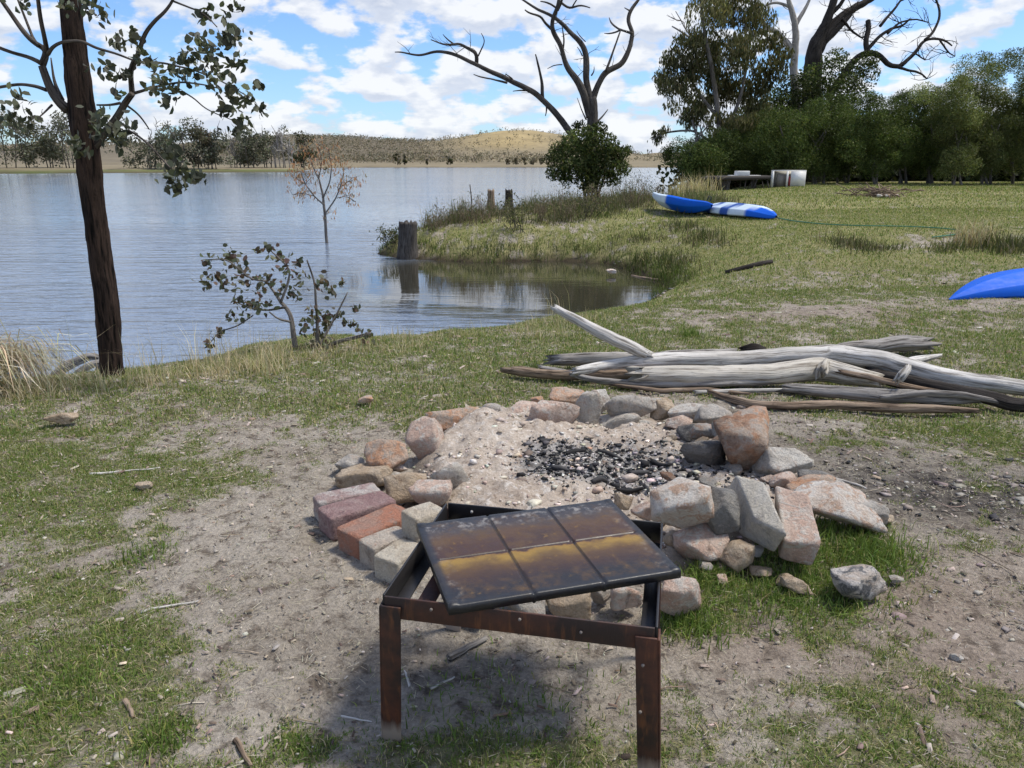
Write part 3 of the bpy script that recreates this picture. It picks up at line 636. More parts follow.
G.add(*crumbs(np.stack([q[:,0], q[:,1], ash_z(q[:,0], q[:,1])+sz*.3], 1), sz, [(.016,.016,.017),(.035,.035,.037),(.56,.53,.50),(.22,.21,.20),(.40,.24,.16)], (5,3,4.2,3,.2), .5, BV, BF))
q = q[rng.uniform(size=n) < .10]; n = len(q); sz = .0092*rng.lognormal(0, .3, n)
G.add(*crumbs(np.stack([q[:,0], q[:,1], ash_z(q[:,0], q[:,1])+sz*.3], 1), sz, [(.016,.016,.017),(.03,.03,.033),(.14,.135,.13)], (6,3,1), .6, BV, BF))
x, y = scatter(12000, 0, 0, 2.5, 6); k = np.clip(bsum(CB, x, y), 0, 1)*.8 > rng.uniform(.1, 1.2, len(x)); x, y = x[k], y[k]; sz = .0055*rng.lognormal(0, .5, len(x))
G.add(*crumbs(np.stack([x, y, terrain(x, y)+sz*.3], 1), sz, [(.014,.014,.015),(.04,.038,.038),(.15,.14,.13)], (6,4,1.5), .5, BV, BF))
G2 = Geo(); q = np.stack([rng.uniform(-.7, 1.5, 5200), rng.uniform(2.5, 4.5, 5200)], 1); a_ = ash_h(q[:,0], q[:,1]); q = q[(a_[1] < .93) & (fbm2(q[:,0]*5, q[:,1]*5, 3, 33) > rng.uniform(.3, .7, len(q)))]; sz = .0055*rng.lognormal(0, .55, len(q))
G2.add(*crumbs(np.stack([q[:,0], q[:,1], ash_z(q[:,0], q[:,1])+sz*.25], 1), sz, [(.56,.49,.41),(.42,.34,.27),(.66,.60,.53),(.20,.16,.13)], (4,3,2,1.2), .6, BV, BF))
stuff(obj('ash_clods', G2.out(), M['litter']), 'small pale clods and crumbs of ash lying over the ash bed', 'ash crumbs')
stuff(obj('charcoal', G.out(), M['char']), 'black charcoal and grey cinders in the fire ring and on the soil beside it', 'charcoal')
# ---------------------------------------------------------------- stones of the ring
def rock_shape(seed, n=12, k=70, noise=.075, V=None, spread=.42):
    r = np.random.default_rng(seed); V = IV4 if V is None else V
    N = unit(r.normal(size=(n, 3))); d = r.uniform(1-spread, 1, n)
    N = np.concatenate([N, [[0,0,1],[0,0,-1],[1,0,0],[-1,0,0],[0,1,0],[0,-1,0]]]); d = np.concatenate([d, r.uniform(.95, 1.3, 6)])
    q = np.clip(V@N.T/d, 0, None); R = 1/(q**k).sum(1)**(1/k)
    P = V*R[:, None]
    P = P*(1+noise*2*(fbm(P*1.5+seed, 3, seed % 97)-.5)[:, None]+noise*1.5*(fbm(P*4.5+seed, 5, seed % 89, .65)-.5)[:, None])
    lo, hi = P.min(0), P.max(0); return (P-(lo+hi)/2)/(hi-lo)*2
SIN, COS = None, None
def rock(px, py, w, h, z0, m, label, seed, depth=.85, yaw=0.0, tilt=0.0, cat='stone', group='stones of the fire ring', name='stone', low=.42):
    w, h = w*1.13, h*1.13; p = on_z(px, py, z0+.06); s = pxm(p); a = math.atan2(CAM_H-p[2], p[1])
    W = w*s; D = W*depth
    Hh = (h*s-D*math.sin(a)*.62)/math.cos(a); Hh = max(Hh, low*W, .02)
    p = on_z(px, py, z0+Hh*.45)
    S = rock_shape(seed)*np.array([W, D, Hh])/2
    c, sn = math.cos(tilt), math.sin(tilt); S = np.stack([S[:,0]*c-S[:,2]*sn, S[:,1], S[:,0]*sn+S[:,2]*c], 1)
    if yaw:
        c, sn = math.cos(yaw), math.sin(yaw); S = np.stack([S[:,0]*c-S[:,1]*sn, S[:,0]*sn+S[:,1]*c, S[:,2]], 1)
    o = obj(name, (S+p, IF4), M[m], loc=p-np.array([0, 0, Hh/2]), smooth=False)
    return tag(o, label, cat, group)
R_ = rock
# left and back of the ring
R_(352,464,30,22,.0,'rock_grey','small grey-brown stone just left of the orange-topped stone',101)
R_(386,455,42,34,.05,'rock_orange','bright orange-topped stone at the left edge of the fire ring',102,.8)
R_(366,474,50,24,.0,'rock_tan','flat grey-tan stone between the orange-topped stone and the chalky brick',103,.7)
R_(407,485,40,28,.03,'rock_tan','tan sandstone lump above the mauve brick, at the foot of the ash',104,.7,.3)
R_(431,495,38,36,.04,'rock_pink','rounded pinkish brown stone just behind the square cream block',105)
R_(425,439,34,40,.03,'rock_pink','upright pink and grey stone with a white corner, left of the ash heap',106,.7,.2,.25)
R_(452,419,50,22,.02,'rock_orange','long low orange-tan stone behind the ash heap',107,.55,.1)
R_(493,413,36,23,.02,'rock_grey','greyish pink stone in the back row, right of the long orange-tan stone',108,.6)
R_(525,413,36,24,.03,'rock_pink','reddish stone in the back row with a dark hole at its left foot',109,.65)
R_(551,417,46,36,.02,'rock_pink','big three-cornered pink stone in the back row of the ring',110,.6,.15)
R_(537,401,13,10,.02,'rock_orange','tiny orange stone peeping over the back row of the ring',111)
R_(567,397,36,18,.04,'rock_orange','low orange stone standing out behind the back row',112,.6,.2)
R_(584,411,32,38,.03,'rock_pale','pale angular grey stone, the tallest in the back row',113,.6,.1,.1)
R_(599,403,20,26,.03,'rock_pale','narrow pale stone wedged behind the pale angular grey stone',114,.7)
R_(634,405,54,29,.06,'rock_grey','large smooth oval grey stone at the back of the ring',115,.6,.05)
R_(614,422,44,22,.0,'rock_pale','low pale grey stone under the large oval grey stone',116,.6)
R_(662,409,22,24,.03,'rock_tan','tan stone tucked against the right end of the oval grey stone',117,.7)
R_(688,412,38,22,.05,'rock_pale','pale stone with a black soot mark, right of the oval grey stone',118,.7)
R_(680,422,28,13,.04,'rock_pink','thin pink stone below the soot-marked pale stone',119,.6)
R_(714,417,36,24,.08,'rock_grey','grey stone with a pink flank on top of the right-hand heap',120,.7)
R_(704,431,26,17,.10,'rock_white','small white and orange stone in the middle of the right-hand heap',121,.7)
R_(690,434,22,22,.04,'rock_slate','small dark blue-grey stone beside the coals in the right-hand heap',122)
R_(728,431,28,18,.12,'rock_pale','small pale stone leaning on the big orange peaked stone',123,.6)
R_(738,419,24,17,.10,'rock_tan','thin tan sliver of stone sticking up behind the heap',124,.4,.4,-.5)
R_(750,442,56,52,.06,'rock_orange','big orange-brown stone with a peak, highest on the right of the ring',125,.75,.3,.18)
R_(704,453,40,30,.03,'rock_grey','rough grey stone next to the coals, left of the big orange peaked stone',126,.75)
R_(721,441,18,14,.11,'rock_orange','little orange stone between the rough grey stone and the orange peaked stone',127)
R_(784,461,50,36,.04,'rock_pale','two-toned grey and pinkish stone right of the orange peaked stone',128,.7,.3)
R_(683,505,58,54,.12,'rock_white','big pale pink and white stone beside the back right corner of the grill',129,.75,.2)
R_(722,511,32,42,.11,'rock_slate','upright grey-green stone between the big pale stone and the grey slab',130,.8,.2)
R_(812,487,46,22,.04,'rock_orange','flat orange stone lying behind the broad pinkish slab',132,.6)
R_(816,478,34,13,.07,'rock_slate','thin blue-grey slate on the right rim of the ring',133,.6)
R_(786,481,30,11,.06,'rock_pink','thin pinkish stone above the tops of the two slabs',134,.6)
R_(838,505,76,44,.03,'rock_white','broad pinkish white slab at the right end of the ring',135,.7,-.15)
R_(868,515,30,32,.0,'rock_grey','grey stone at the far right tip of the ring, against the broad slab',136,.8)
R_(701,545,48,40,.0,'rock_pink','rounded pinkish stone under the big pale pink and white stone',137,.8)
R_(737,558,30,32,.0,'rock_tan','tan stone under the grey slab, at the edge of the grass',138,.8)
R_(671,543,24,24,.0,'rock_tan','small brown stone half hidden behind the corner of the grill',139)
R_(680,597,42,48,.0,'rock_pink','pale pink stone standing right of the rear grill leg',140,.75,.2)
R_(624,502,18,20,.08,'rock_tan','little tan stone behind the top right corner of the burnt plate',141)
R_(645,511,24,24,.07,'rock_pink','little pinkish stone just above the far right corner of the burnt plate',142)
R_(626,597,28,32,.0,'rock_pink','pale pink stone seen through the grill below the right end of the plate',143)
R_(600,592,22,26,.0,'rock_grey','small grey stone seen through the grill, left of a pale pink stone',144)
R_(568,598,40,36,.0,'rock_tan','tan stone under the middle of the burnt plate',145)
R_(520,598,46,40,.0,'rock_grey','grey stone in shadow under the burnt plate',146)
R_(478,606,40,40,.0,'rock_pale','pale stone in shadow behind the front rail of the grill',147)
R_(660,566,24,24,.0,'rock_pink','small pink stone beneath the right rail of the grill',148)
R_(786,579,20,14,.0,'rock_tan','small tan stone in the grass beneath the pink slab',150)
R_(742,492,30,20,.02,'rock_grey','sooty grey stone at the rim of the coals behind the grey slab',151)
R_(668,476,14,10,.07,'rock_orange','small orange shard lying on the coals',152)
R_(452,478,38,40,.05,'rock_pale','ash covered pale stone sunk in the left of the ash heap',153,.8)
R_(885,519,18,12,.0,'rock_tan','small tan stone off the right tip of the ring',154)
R_(762,572,22,14,.0,'rock_tan','small earthy stone in the weeds under the grey slab',157)
# small filler stones, nothing to tell them apart
for k_, (px, py, w_, z_) in enumerate(((400,468,16,.04),(440,470,14,.05),(468,428,14,.05),(512,421,13,.05),(575,421,14,.03),(645,424,13,.02),(700,443,15,.08),(735,470,18,.04),(770,480,16,.05),(708,484,17,.05),(660,520,18,.06),(715,535,20,.05),(690,528,16,.05),(752,552,20,.0),(655,585,16,.0),(705,566,18,.0),(722,579,14,.0),(775,470,15,.06),(672,440,13,.03),(838,484,18,.02),(858,495,16,.02),(395,476,13,.03))):
    R_(px, py, w_, w_*.78, z_, ('rock_pink', 'rock_pale', 'rock_tan', 'rock_grey')[k_ % 4], 'small angular filler stone wedged between the bigger stones of the ring', 400+k_, .85, k_*.7, group='filler stones of the fire ring')
# loose stones on the grass
LG = 'loose stones on the grass'
R_(855,581,44,38,.0,'rock_pied','white, orange and dark grey stone lying alone in the grass right of the ring',160,.8,.5,.2,group=LG)
R_(796,584,26,20,.0,'rock_tan','small tan stone lying in the grass under the pink slab',161,group=LG)
R_(897,579,13,9,.0,'rock_pale','tiny pale stone right of the lone white and grey stone',162,group=LG)
R_(957,657,11,8,.0,'rock_pale','tiny cream stone on the bare ground near the right edge',163,group=LG)
R_(145,485,16,7,.0,'rock_tan','flat tan stone on the grass left of the bricks',164,group=LG)
R_(62,417,26,8,.0,'rock_tan','flat tan stone on the grass below the dark tree',165,group=LG)
R_(611,271,9,4,WATER+.05,'rock_white','white stone at the water edge at the back of the inlet',166,group=LG)
R_(366,399,14,6,.0,'rock_orange','flat reddish stone on the grass behind the ring',167,group=LG)
R_(590,321,12,5,-.45,'rock_white','pale stone on the near bank of the inlet behind the raised branch',168,group=LG)

# slabs and bricks: a rounded block mapped onto eight corners
def block(name, top, drop, m, label, cat, seed, group, edge=16, noise=.030, bot=None):
    top = np.array(top, float); bot = top+np.array(drop, float) if bot is None else np.array(bot, float)
    V = IV5; r = np.random.default_rng(seed)
    q = np.abs(V); R = 1/(q**edge).sum(1)**(1/edge); P = np.clip(V*R[:, None], -1, 1)
    size = np.array([np.linalg.norm(top[1]-top[0]), np.linalg.norm(top[3]-top[0]), np.linalg.norm(bot[0]-top[0])])
    N = unit(r.normal(size=(5, 3))+np.sign(r.normal(size=(5, 3)))); dd = r.uniform(1.46, 1.62, 5)       # knocked-off corners
    for n_, d_ in zip(N, dd):
        e = np.clip(P@n_-d_, 0, None); P = P-e[:, None]*n_
    ph = P*size/2*9+seed
    P = P*(1+noise*2*(fbm(ph, 3, seed % 71)-.5)[:, None]+noise*1.2*(fbm(ph*4, 4, seed % 67, .62)-.5)[:, None])
    u, v, t = [(P[:, k]+1)/2 for k in range(3)]
    def bil(c): return c[0]*((1-u)*(1-v))[:, None]+c[1]*(u*(1-v))[:, None]+c[2]*(u*v)[:, None]+c[3]*((1-u)*v)[:, None]
    W = bil(top)*t[:, None]+bil(bot)*(1-t)[:, None]
    if name == 'stone_slab': W = W.mean(0)+(W-W.mean(0))*1.10
    b = bot.mean(0)
    return tag(obj(name, (W, IF5), M[m], loc=b, smooth=True), label, cat, group)
def rect(px4, z, zs=None):
    """four picture corners of a level top face -> a true rectangle"""
    c = [on_z(x, y, z if zs is None else zs[k]) for k, (x, y) in enumerate(px4)]
    ctr = sum(c)/4; a = ((c[1]-c[0])+(c[2]-c[3]))/2; b = ((c[3]-c[0])+(c[2]-c[1]))/2
    la, lb = np.linalg.norm(a), np.linalg.norm(b); au = a/la; b = b-au*np.dot(b, au); b = b/np.linalg.norm(b)*lb
    return [ctr-a/2-b/2, ctr+a/2-b/2, ctr+a/2+b/2, ctr-a/2+b/2]
BG = 'bricks laid at the left of the ring'
def brick(px4, z, m, label, seed, hh=.105, cat='brick', name='brick', **k):
    t = rect(px4, z); return block(name, t, (0, 0, -hh), m, label, cat, seed, BG, **k)
# corners: near-left, near-right, far-right, far-left
brick([(320,504),(379,489),(376,482),(311,493)], .105, 'brick_chalk', 'chalky whitish pink brick, farthest back of the bricks', 201)
brick([(328,520),(394,500),(384,489),(319,505.5)], .105, 'brick_mauve', 'mauve brick between the chalky brick and the orange-red brick', 202)
brick([(355,542),(410,512),(401,502),(339,523)], .10, 'brick_red', 'orange-red brick in the middle of the row of bricks', 203)
brick([(373,549),(410,534),(400,523),(358,539)], .10, 'brick_grey', 'greyish cream brick with a dark hole, in front of the orange-red brick', 204)
brick([(394,567),(419,545),(408,536),(376,551)], .10, 'brick_cream', 'cream brick nearest the grill, at the front of the row', 205)
brick([(415,521),(445,509),(432,500),(402,509)], .19, 'brick_cream', 'square cream block propped against the back left corner of the grill', 206, .15, 'block', 'stone_block')
# the two dressed slabs that lean on the ring
tv = [on_z(755,519,.19), on_z(785,533,.19), on_z(763,484,.28), on_z(737,477,.27)]
bv = [on_z(741,533,.09), on_z(773,550,.08), on_z(766,500,.15), on_z(727,497,.14)]
block('stone_slab', tv, None, 'rock_prism', 'grey six-sided stone slab leaning on the ring, left of the pink slab', 'stone slab', 211, 'stones of the fire ring', 18, .03, bv)
tv = [on_z(785,540,.15), on_z(820,541,.15), on_z(807,496,.25), on_z(776,487,.25)]
bv = [on_z(780,556,.05), on_z(811,564,.05), on_z(809,515,.12), on_z(776,508,.12)]
block('stone_slab', tv, None, 'rock_pink', 'pink rectangular stone slab leaning on the ring, right of the grey slab', 'stone slab', 212, 'stones of the fire ring', 16, .035, bv)

# ---------------------------------------------------------------- rusty fire grill
FZ = .45
fl, fr_, rr_, rl = rect([(383,592),(657,632),(662,520),(447,505)], FZ)
A_ = (fr_-fl); LA = np.linalg.norm(A_); A_ /= LA; B_ = (rl-fl); LB = np.linalg.norm(B_); B_ /= LB
zc = (fl+rr_)/2; gbase = np.array([zc[0], zc[1], 0])
grill = thing('fire_grill', 'rusty low iron grill stand with flat legs, in front of the fire ring', 'grill stand', gbase)
UZ = np.array([0, 0, 1.0])
def bevel_box(c, dx, dy, dz, ax, ay, az=UZ, b=.0025):
    bm = bmesh.new(); V, F = box((0,0,0), dx, dy, dz)
    vs = [bm.verts.new(v) for v in V]; [bm.faces.new([vs[i] for i in f]) for f in F]
    bmesh.ops.bevel(bm, geom=bm.edges[:], offset=b, segments=2, affect='EDGES', profile=.5)
    bm.verts.index_update(); P = np.array([v.co[:] for v in bm.verts]); fs = {}
    for f in bm.faces: fs.setdefault(len(f.verts), []).append([v.index for v in f.verts])
    bm.free(); ax, ay, az = [np.array(a, float) for a in (ax, ay, az)]
    return np.array(c)+P[:, :1]*ax+P[:, 1:2]*ay+P[:, 2:]*az, [np.array(f) for f in fs.values()]
TH = .006; HB = .058
def rail(c0, c1, inward, z=FZ):
    d = c1-c0; L = np.linalg.norm(d); d = d/L; mid = (c0+c1)/2; g = Geo()
    g.add(*bevel_box([*mid[:2], z-HB/2], L, TH, HB, d, inward, b=.0015))
    m2 = mid+inward*(.020)
    g.add(*bevel_box([*m2[:2], z-HB+.0035], L-.05, .034, TH-.001, d, inward, b=.0012))
    return g
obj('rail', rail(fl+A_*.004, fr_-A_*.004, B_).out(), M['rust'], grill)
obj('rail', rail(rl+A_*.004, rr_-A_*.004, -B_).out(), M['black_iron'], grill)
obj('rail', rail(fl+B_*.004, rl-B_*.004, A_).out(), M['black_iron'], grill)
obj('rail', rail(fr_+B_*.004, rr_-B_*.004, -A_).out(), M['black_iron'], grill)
for (sx, sy, c, foot) in ((-1,-1,fl,(392,737)), (1,-1,fr_,(648,776)), (-1,1,rl,None), (1,1,rr_,None)):
    top = np.array([c[0], c[1], FZ-.022]); out = A_*sx; fy_ = B_*sy
    if foot is not None: f = on_z(*foot, 0); f = np.array([f[0], f[1], -.01]); f[:2] += -np.array([out[0], out[1]])*.0
    else: f = np.array([c[0]+out[0]*.012, c[1]+out[1]*.012, 0]); f[2] = tz(f[0], f[1])-.02
    g = Geo(); ctr_t = top-out*.022+fy_*.0075; ctr_b = np.array([f[0], f[1], f[2]])
    if foot is None: ctr_b = ctr_b-out*.022
    else:
        ctr_b = ctr_b+np.array([0, 0, 0])
    ax3 = ctr_t-ctr_b; L = np.linalg.norm(ax3); ax3 /= L
    g.add(*bevel_box((ctr_t+ctr_b)/2, .050, TH, L, A_, unit(np.cross(ax3, A_)), ax3, .0018))
    e = out*(.025+.003)-fy_*.020
    if sy < 0: g.add(*bevel_box((ctr_t+ctr_b)/2+e, TH, .040, L-.004, A_, unit(np.cross(ax3, A_)), ax3, .0018))
    leg = obj('leg', g.out(), M['rust'], grill)
# bolts in the front rail and the right leg
for q in ((438,603),(595,624),(640,662),(640,706),(410,520)):
    pass
def bolt(pw):
    V, F, tc = tube([pw-B_*.0025, pw-B_*.001-B_*.006], [.0042, .0032], 8)
    obj('bolt', Geo().add(V, F, (.22, .19, .17)).out(), M['litter'], grill)
for t, dz in ((.19, .018), (.52, .016), (.74, .03)):
    bolt(fl+A_*LA*t-B_*.003+UZ*(-dz))
for dz in (.09, .215): bolt(fr_-A_*.026-B_*.012-UZ*dz)
obj('bolt', Geo().add(*tube([rl+A_*.08+UZ*-.02-B_*.003, rl+A_*.08+UZ*-.02-B_*.009], [.005, .004], 8)[:2], (.5,.48,.45)).out(), M['litter'], grill)
# rusty cross bar seen inside the left end
obj('cross_bar', Geo().add(*bevel_box([*((fl+rl)/2+A_*.085)[:2], FZ-HB+.0095], .045, LB-.03, .005, A_, B_, b=.001)).out(), M['rust'], grill)

# burnt plate lying askew on the stand
PZ = FZ+.0125
pc = rect([(450,605),(686,568),(607,498),(415,523)], PZ+.016)
ua = pc[1]-pc[0]; ub = pc[3]-pc[0]; PL, PD = np.linalg.norm(ua), np.linalg.norm(ub); ua /= PL; ub /= PD; pctr = sum(pc)/4
plate_t = thing('burnt_plate', 'black and rust-stained metal hotplate with six square panels lying askew on the grill', 'hotplate', pctr-UZ*.026)
def plate_geo():
    us = [0,.004,.012,.022,.026]; n = 3; cw = (PL-.052)/n
    U = [0,.003,.010,.020,.026]
    for k in range(3):
        a = .026+k*cw; U += [a+.001, a+.006, a+.012] if k == 0 else [a-.005, a-.002, a+.002, a+.005, a+.012]
        U += [a+cw*.5, a+cw-.012]
    U += [PL-.026-.006, PL-.026-.001, PL-.026, PL-.020, PL-.010, PL-.003, PL]
    W = [0,.003,.010,.020,.026,.027,.032,.038,PD*.25,PD/2-.012,PD/2-.005,PD/2-.002,PD/2+.002,PD/2+.005,PD/2+.012,PD*.75,PD-.038,PD-.032,PD-.027,PD-.026,PD-.020,PD-.010,PD-.003,PD]
    U = np.array(sorted(set(np.round(U, 5)))); W = np.array(W)
    def prof(t, L):
        e = np.minimum(t, L-t)
        return np.where(e < .004, -.006+.0015*e/.001, np.where(e < .020, 0.0, -.0035*sstep(.020, .026, e)))
    zz = np.minimum(prof(U, PL)[None, :]+0*W[:, None], prof(W, PD)[:, None])
    for k in (1, 2):
        a = .026+k*cw; zz = zz-.0035*(np.abs(U-a) < .0031)[None, :]
    zz = zz-.0030*(np.abs(W-PD/2) < .0031)[:, None]*(np.minimum(U, PL-U) > .024)[None, :]
    uu, ww = np.meshgrid(U, W); zz = zz+(fbm2(uu*9, ww*9, 3, 5)-.5)*.0022
    top = pc[0]+uu.ravel()[:, None]*ua+ww.ravel()[:, None]*ub+UZ*zz.ravel()[:, None]
    nU, nW = len(U), len(W); i = np.arange(nW-1)[:, None]*nU; j = np.arange(nU-1)[None]
    F = np.stack([i+j, i+j+1, i+nU+j+1, i+nU+j], 2).reshape(-1, 4)
    per = list(range(nU))+[r*nU+nU-1 for r in range(1, nW)]+list(range((nW-1)*nU+nU-2, (nW-1)*nU-1, -1))+[r*nU for r in range(nW-2, 0, -1)]
    tc = np.stack([uu.ravel()*.62/PL, ww.ravel()*.453/PD, zz.ravel()], 1)
    rimb = top[per]-UZ*.020; ctr = pctr
    rin = rimb+(ctr-rimb)*np.array([.03, .03, 0]); m = len(per); k = np.arange(m); k2 = (k+1) % m
    g = Geo(); V = np.concatenate([top, rimb, rin-UZ*.001]); per = np.array(per); n0 = len(top)
    F2 = np.concatenate([np.stack([per[k], n0+k, n0+k2, per[k2]], 1), np.stack([n0+k, n0+m+k, n0+m+k2, n0+k2], 1)])
    und = np.concatenate([tc, tc[per], tc[per]]); V = np.concatenate([V, [pctr-UZ*.014]]); und = np.concatenate([und, [[.31,.02,0]]])
    F3 = np.stack([n0+m+k, np.full(m, len(V)-1), n0+m+k2], 1)
    g.add(V, [F, F2, F3], None, und); return g
pV, pF, pX = plate_geo().out(); ptc = pX['attrs']['tc']
def plate_part(name, sel):
    Fs = [f[k] for f, k in zip(pF, sel)]; u_ = np.unique(np.concatenate([f.ravel() for f in Fs])); mp = np.full(len(pV), -1); mp[u_] = np.arange(len(u_))
    return obj(name, (pV[u_], [mp[f] for f in Fs], {'attrs': {'tc': ptc[u_]}}), M['plate'], plate_t)
cell = []
for f in pF:
    c = ptc[f].mean(1); iu = np.floor((c[:,0]-.027)/((.62-.054)/3)); iw = np.floor((c[:,1]-.027)/((.453-.054)/2))
    ok = (f.shape[1] == 4) & (iu >= 0) & (iu < 3) & (iw >= 0) & (iw < 2) & (c[:,2] > -.004) & (ptc[f][:, :, 1].min(1) > .024) & (ptc[f][:, :, 0].min(1) > .024)
    cell.append(np.where(ok, iu+3*iw, -1))
plate_part('rim', [k < 0 for k in cell])
for k_ in range(6): plate_part('panel', [k == k_ for k in cell])
# ---------------------------------------------------------------- driftwood pile
def gpts(L):
    return [on_z(x, y, z) for x, y, z in L]
LOGG = 'driftwood logs behind the fire ring'
def log(name, parts, m, label, seed, seg=20, rough=.27, gn=.05, cat='log'):
    g = Geo(); base = None
    for k, (pl, rad) in enumerate(parts):
        P = np.array(gpts(pl)); r = np.array([q*pxm(p) for q, p in zip(rad, P)])
        V, F, tc = tube(P, r, max(seg, 24), rough, seed+k*7, step=.03, gnarl=gn, ridge=.16)
        g.add(V, F, None, tc)
        if base is None: base = P.mean(0)*np.array([1, 1, 0])
    return tag(obj(name, g.out(), M[m], loc=base, smooth=True), label, cat, LOGG)
log('driftwood_log', [([(575,371,.10),(612,365,.11),(655,361,.13),(700,360,.13),(760,358,.13),(800,355,.16),(835,353,.17),(870,359,.15),(910,369,.12),(950,378,.10),(990,384,.09),(1060,393,.07)], [3.5,5.5,7.6,8.2,8.6,8.6,9,9,8.8,8.2,7.4,6.8]),
     ([(555,308,.42),(568,315,.39),(590,327,.34),(612,339,.29),(632,348,.23),(650,356,.17)], [3.2,4,4.8,5.6,5.6,4]),
     ([(900,378,.16),(903,372,.19),(908,366,.22)], [4,4,2])],
    'pale_drift', 'longest pale driftwood log with a raised branch at its left end', 301, 22, .14, .04)
log('driftwood_log', [([(552,360,.07),(580,359,.07),(630,358,.08),(690,355,.08),(735,352,.08)], [5,6,6.2,5.4,4])], 'grey_drift', 'thick grey log end lying behind the raised branch', 302)
log('driftwood_log', [([(503,370,.05),(520,371,.06),(545,374,.06),(580,374,.06),(620,374,.06),(680,374,.06)], [2.5,5,4.6,5,5,4])], 'brown_drift', 'brown barked log with a jagged broken left end', 303, 16, .3)
log('driftwood_stick', [([(540,367,.09),(565,372,.07),(590,380,.05),(640,384,.04),(700,384,.05),(760,382,.06),(795,380,.06)], [1.6,2.4,2.8,3.4,3.4,3.2,2])], 'grey_drift', 'thin grey stick lying along the front of the log pile', 304, 10, .12, .02, 'stick')
log('driftwood_log', [([(632,376,.08),(642,375,.09),(690,375,.10),(730,374,.10),(775,374,.10),(822,370,.10),(850,376,.09),(878,380,.08)], [9,7.5,9,9.4,9.4,10.6,9,6]), ([(822,372,.13),(826,362,.17)], [6,3.5])], 'cream_drift', 'thick cream log with a knot, stripped of its bark', 305, 22, .18, .03)
log('driftwood_log', [([(785,388,.05),(830,391,.05),(880,395,.05),(930,398,.05),(980,399,.05)], [4.5,6,6.6,5.8,3.5])], 'grey_drift', 'weathered dark grey log right of the thick cream log, nearest the grass', 306, 16, .2)
log('driftwood_stick', [([(708,391,.035),(725,397,.03),(750,404,.03),(790,406,.03),(840,405,.03),(890,408,.03),(935,409,.03),(978,411,.03)], [2,3,3.6,4,4.2,4.4,4,2.2])], 'brown_drift', 'bent brown stick lying in front of all the logs', 307, 12, .16, .03, 'stick')
log('driftwood_log', [([(868,374,.06),(905,382,.06),(950,391,.06),(1000,401,.06),(1070,411,.06)], [6,7,6.6,6,5.5])], 'dark_dead', 'dark brown log under the right end of the longest pale log', 308, 16, .22)
log('driftwood_log', [([(828,350,.06),(850,348,.07),(880,346,.08),(905,345,.08),(926,344,.08)], [2.5,5,6.5,7.5,6.5])], 'grey_drift', 'split rough dark log behind the longest pale log', 309, 14, .5)
log('driftwood_stick', [([(895,366,.06),(915,361,.08),(941,355,.09)], [5,4.5,1.2])], 'pale_drift', 'short pointed pale stick behind the longest pale log', 310, 10, .2, 0, 'stick')
log('driftwood_stick', [([(695,392,.03),(740,391,.03),(806,390,.03)], [1.8,2.2,1.8])], 'pale_drift', 'thin straight pale stick under the thick cream log', 311, 8, .12, .01, 'stick')
log('driftwood_stump', [([(742,350,.07),(752,348,.09),(764,349,.07)], [2.5,5,2.5])], 'dark_dead', 'small dark lump of wood behind the middle of the longest pale log', 312, 10, .5, 0, 'wood')
0 and log('driftwood_stick', [([(660,368,.13),(720,366,.14),(790,364,.14),(850,367,.12),(905,375,.10)], [2,2.6,3,2.8,1.5])], 'grey_drift', 'thin grey branch lying along the top of the thick cream log', 313, 8, .2, .05, 'stick')
log('driftwood_stick', [([(880,397,.07),(925,392,.10),(965,396,.08),(1010,404,.05)], [2,3,3,1.6])], 'grey_drift', 'thin grey branch across the right end of the pile, above the dark grey log', 314, 8, .25, .05, 'stick')
log('driftwood_stick', [([(600,383,.03),(650,390,.03),(705,389,.03),(750,394,.03)], [1.2,1.8,2,1])], 'brown_drift', 'slender brown twig on the ground below the thin grey stick', 315, 7, .2, .04, 'stick')
log('driftwood_stick', [([(840,372,.12),(868,378,.11),(900,386,.09),(940,391,.07)], [2.4,3,2.8,1.2])], 'brown_drift', 'short brown branch wedged under the longest pale log at right', 316, 8, .25, .04, 'stick')
def ground_stick(px0, px1, r, m, label, seed, cat='stick', grp='sticks lying on the ground'):
    a, b = on_ground(*px0), on_ground(*px1); n = 7; P = np.array([a+(b-a)*t for t in np.linspace(0, 1, n)])
    P[:, :2] += rng.normal(size=(n, 2))*np.linalg.norm(b-a)*.015; rr_ = r*pxm((a+b)/2); P[:, 2] = terrain(P[:,0], P[:,1])+rr_*.8
    V, F, tc = tube(P, rr_*np.linspace(1, .55, n), 8, .2, seed, step=np.linalg.norm(b-a)/24)
    return tag(obj('stick', Geo().add(V, F, None, tc).out(), M[m], loc=P.mean(0), smooth=True), label, cat, grp)
ground_stick((449,661),(487,640),4.0,'grey_drift','thick grey bark stick on the ground behind the front left grill leg',321)
ground_stick((430,690),(455,678),1.6,'pale_drift','thin pale stick on the ground between the grill legs',322)
ground_stick((452,462),(452,462.5),1,'brown_drift','x',323) if False else None
ground_stick((410,688),(405,672),1.6,'pale_drift','short pale stick just right of the front left grill leg',324)
ground_stick((140,613),(200,602),1.5,'pale_drift','long thin pale stick on the grass left of the grill',325)
ground_stick((236,742),(250,768),3.2,'brown_drift','flat brown bark strip at the bottom edge left of the grill',326)
ground_stick((126,702),(134,719),3.0,'brown_drift','short brown bark strip in the grass at lower left',327)
ground_stick((90,475),(158,469),1.5,'pale_drift','thin pale stick on the grass below the left bank',328)
ground_stick((340,717),(372,722),1.2,'pale_drift','thin pale stalk at the foot of the front left grill leg',329)
ground_stick((818,476),(868,490),1.8,'pale_drift','short bleached stick on the black soil right of the ring',330)

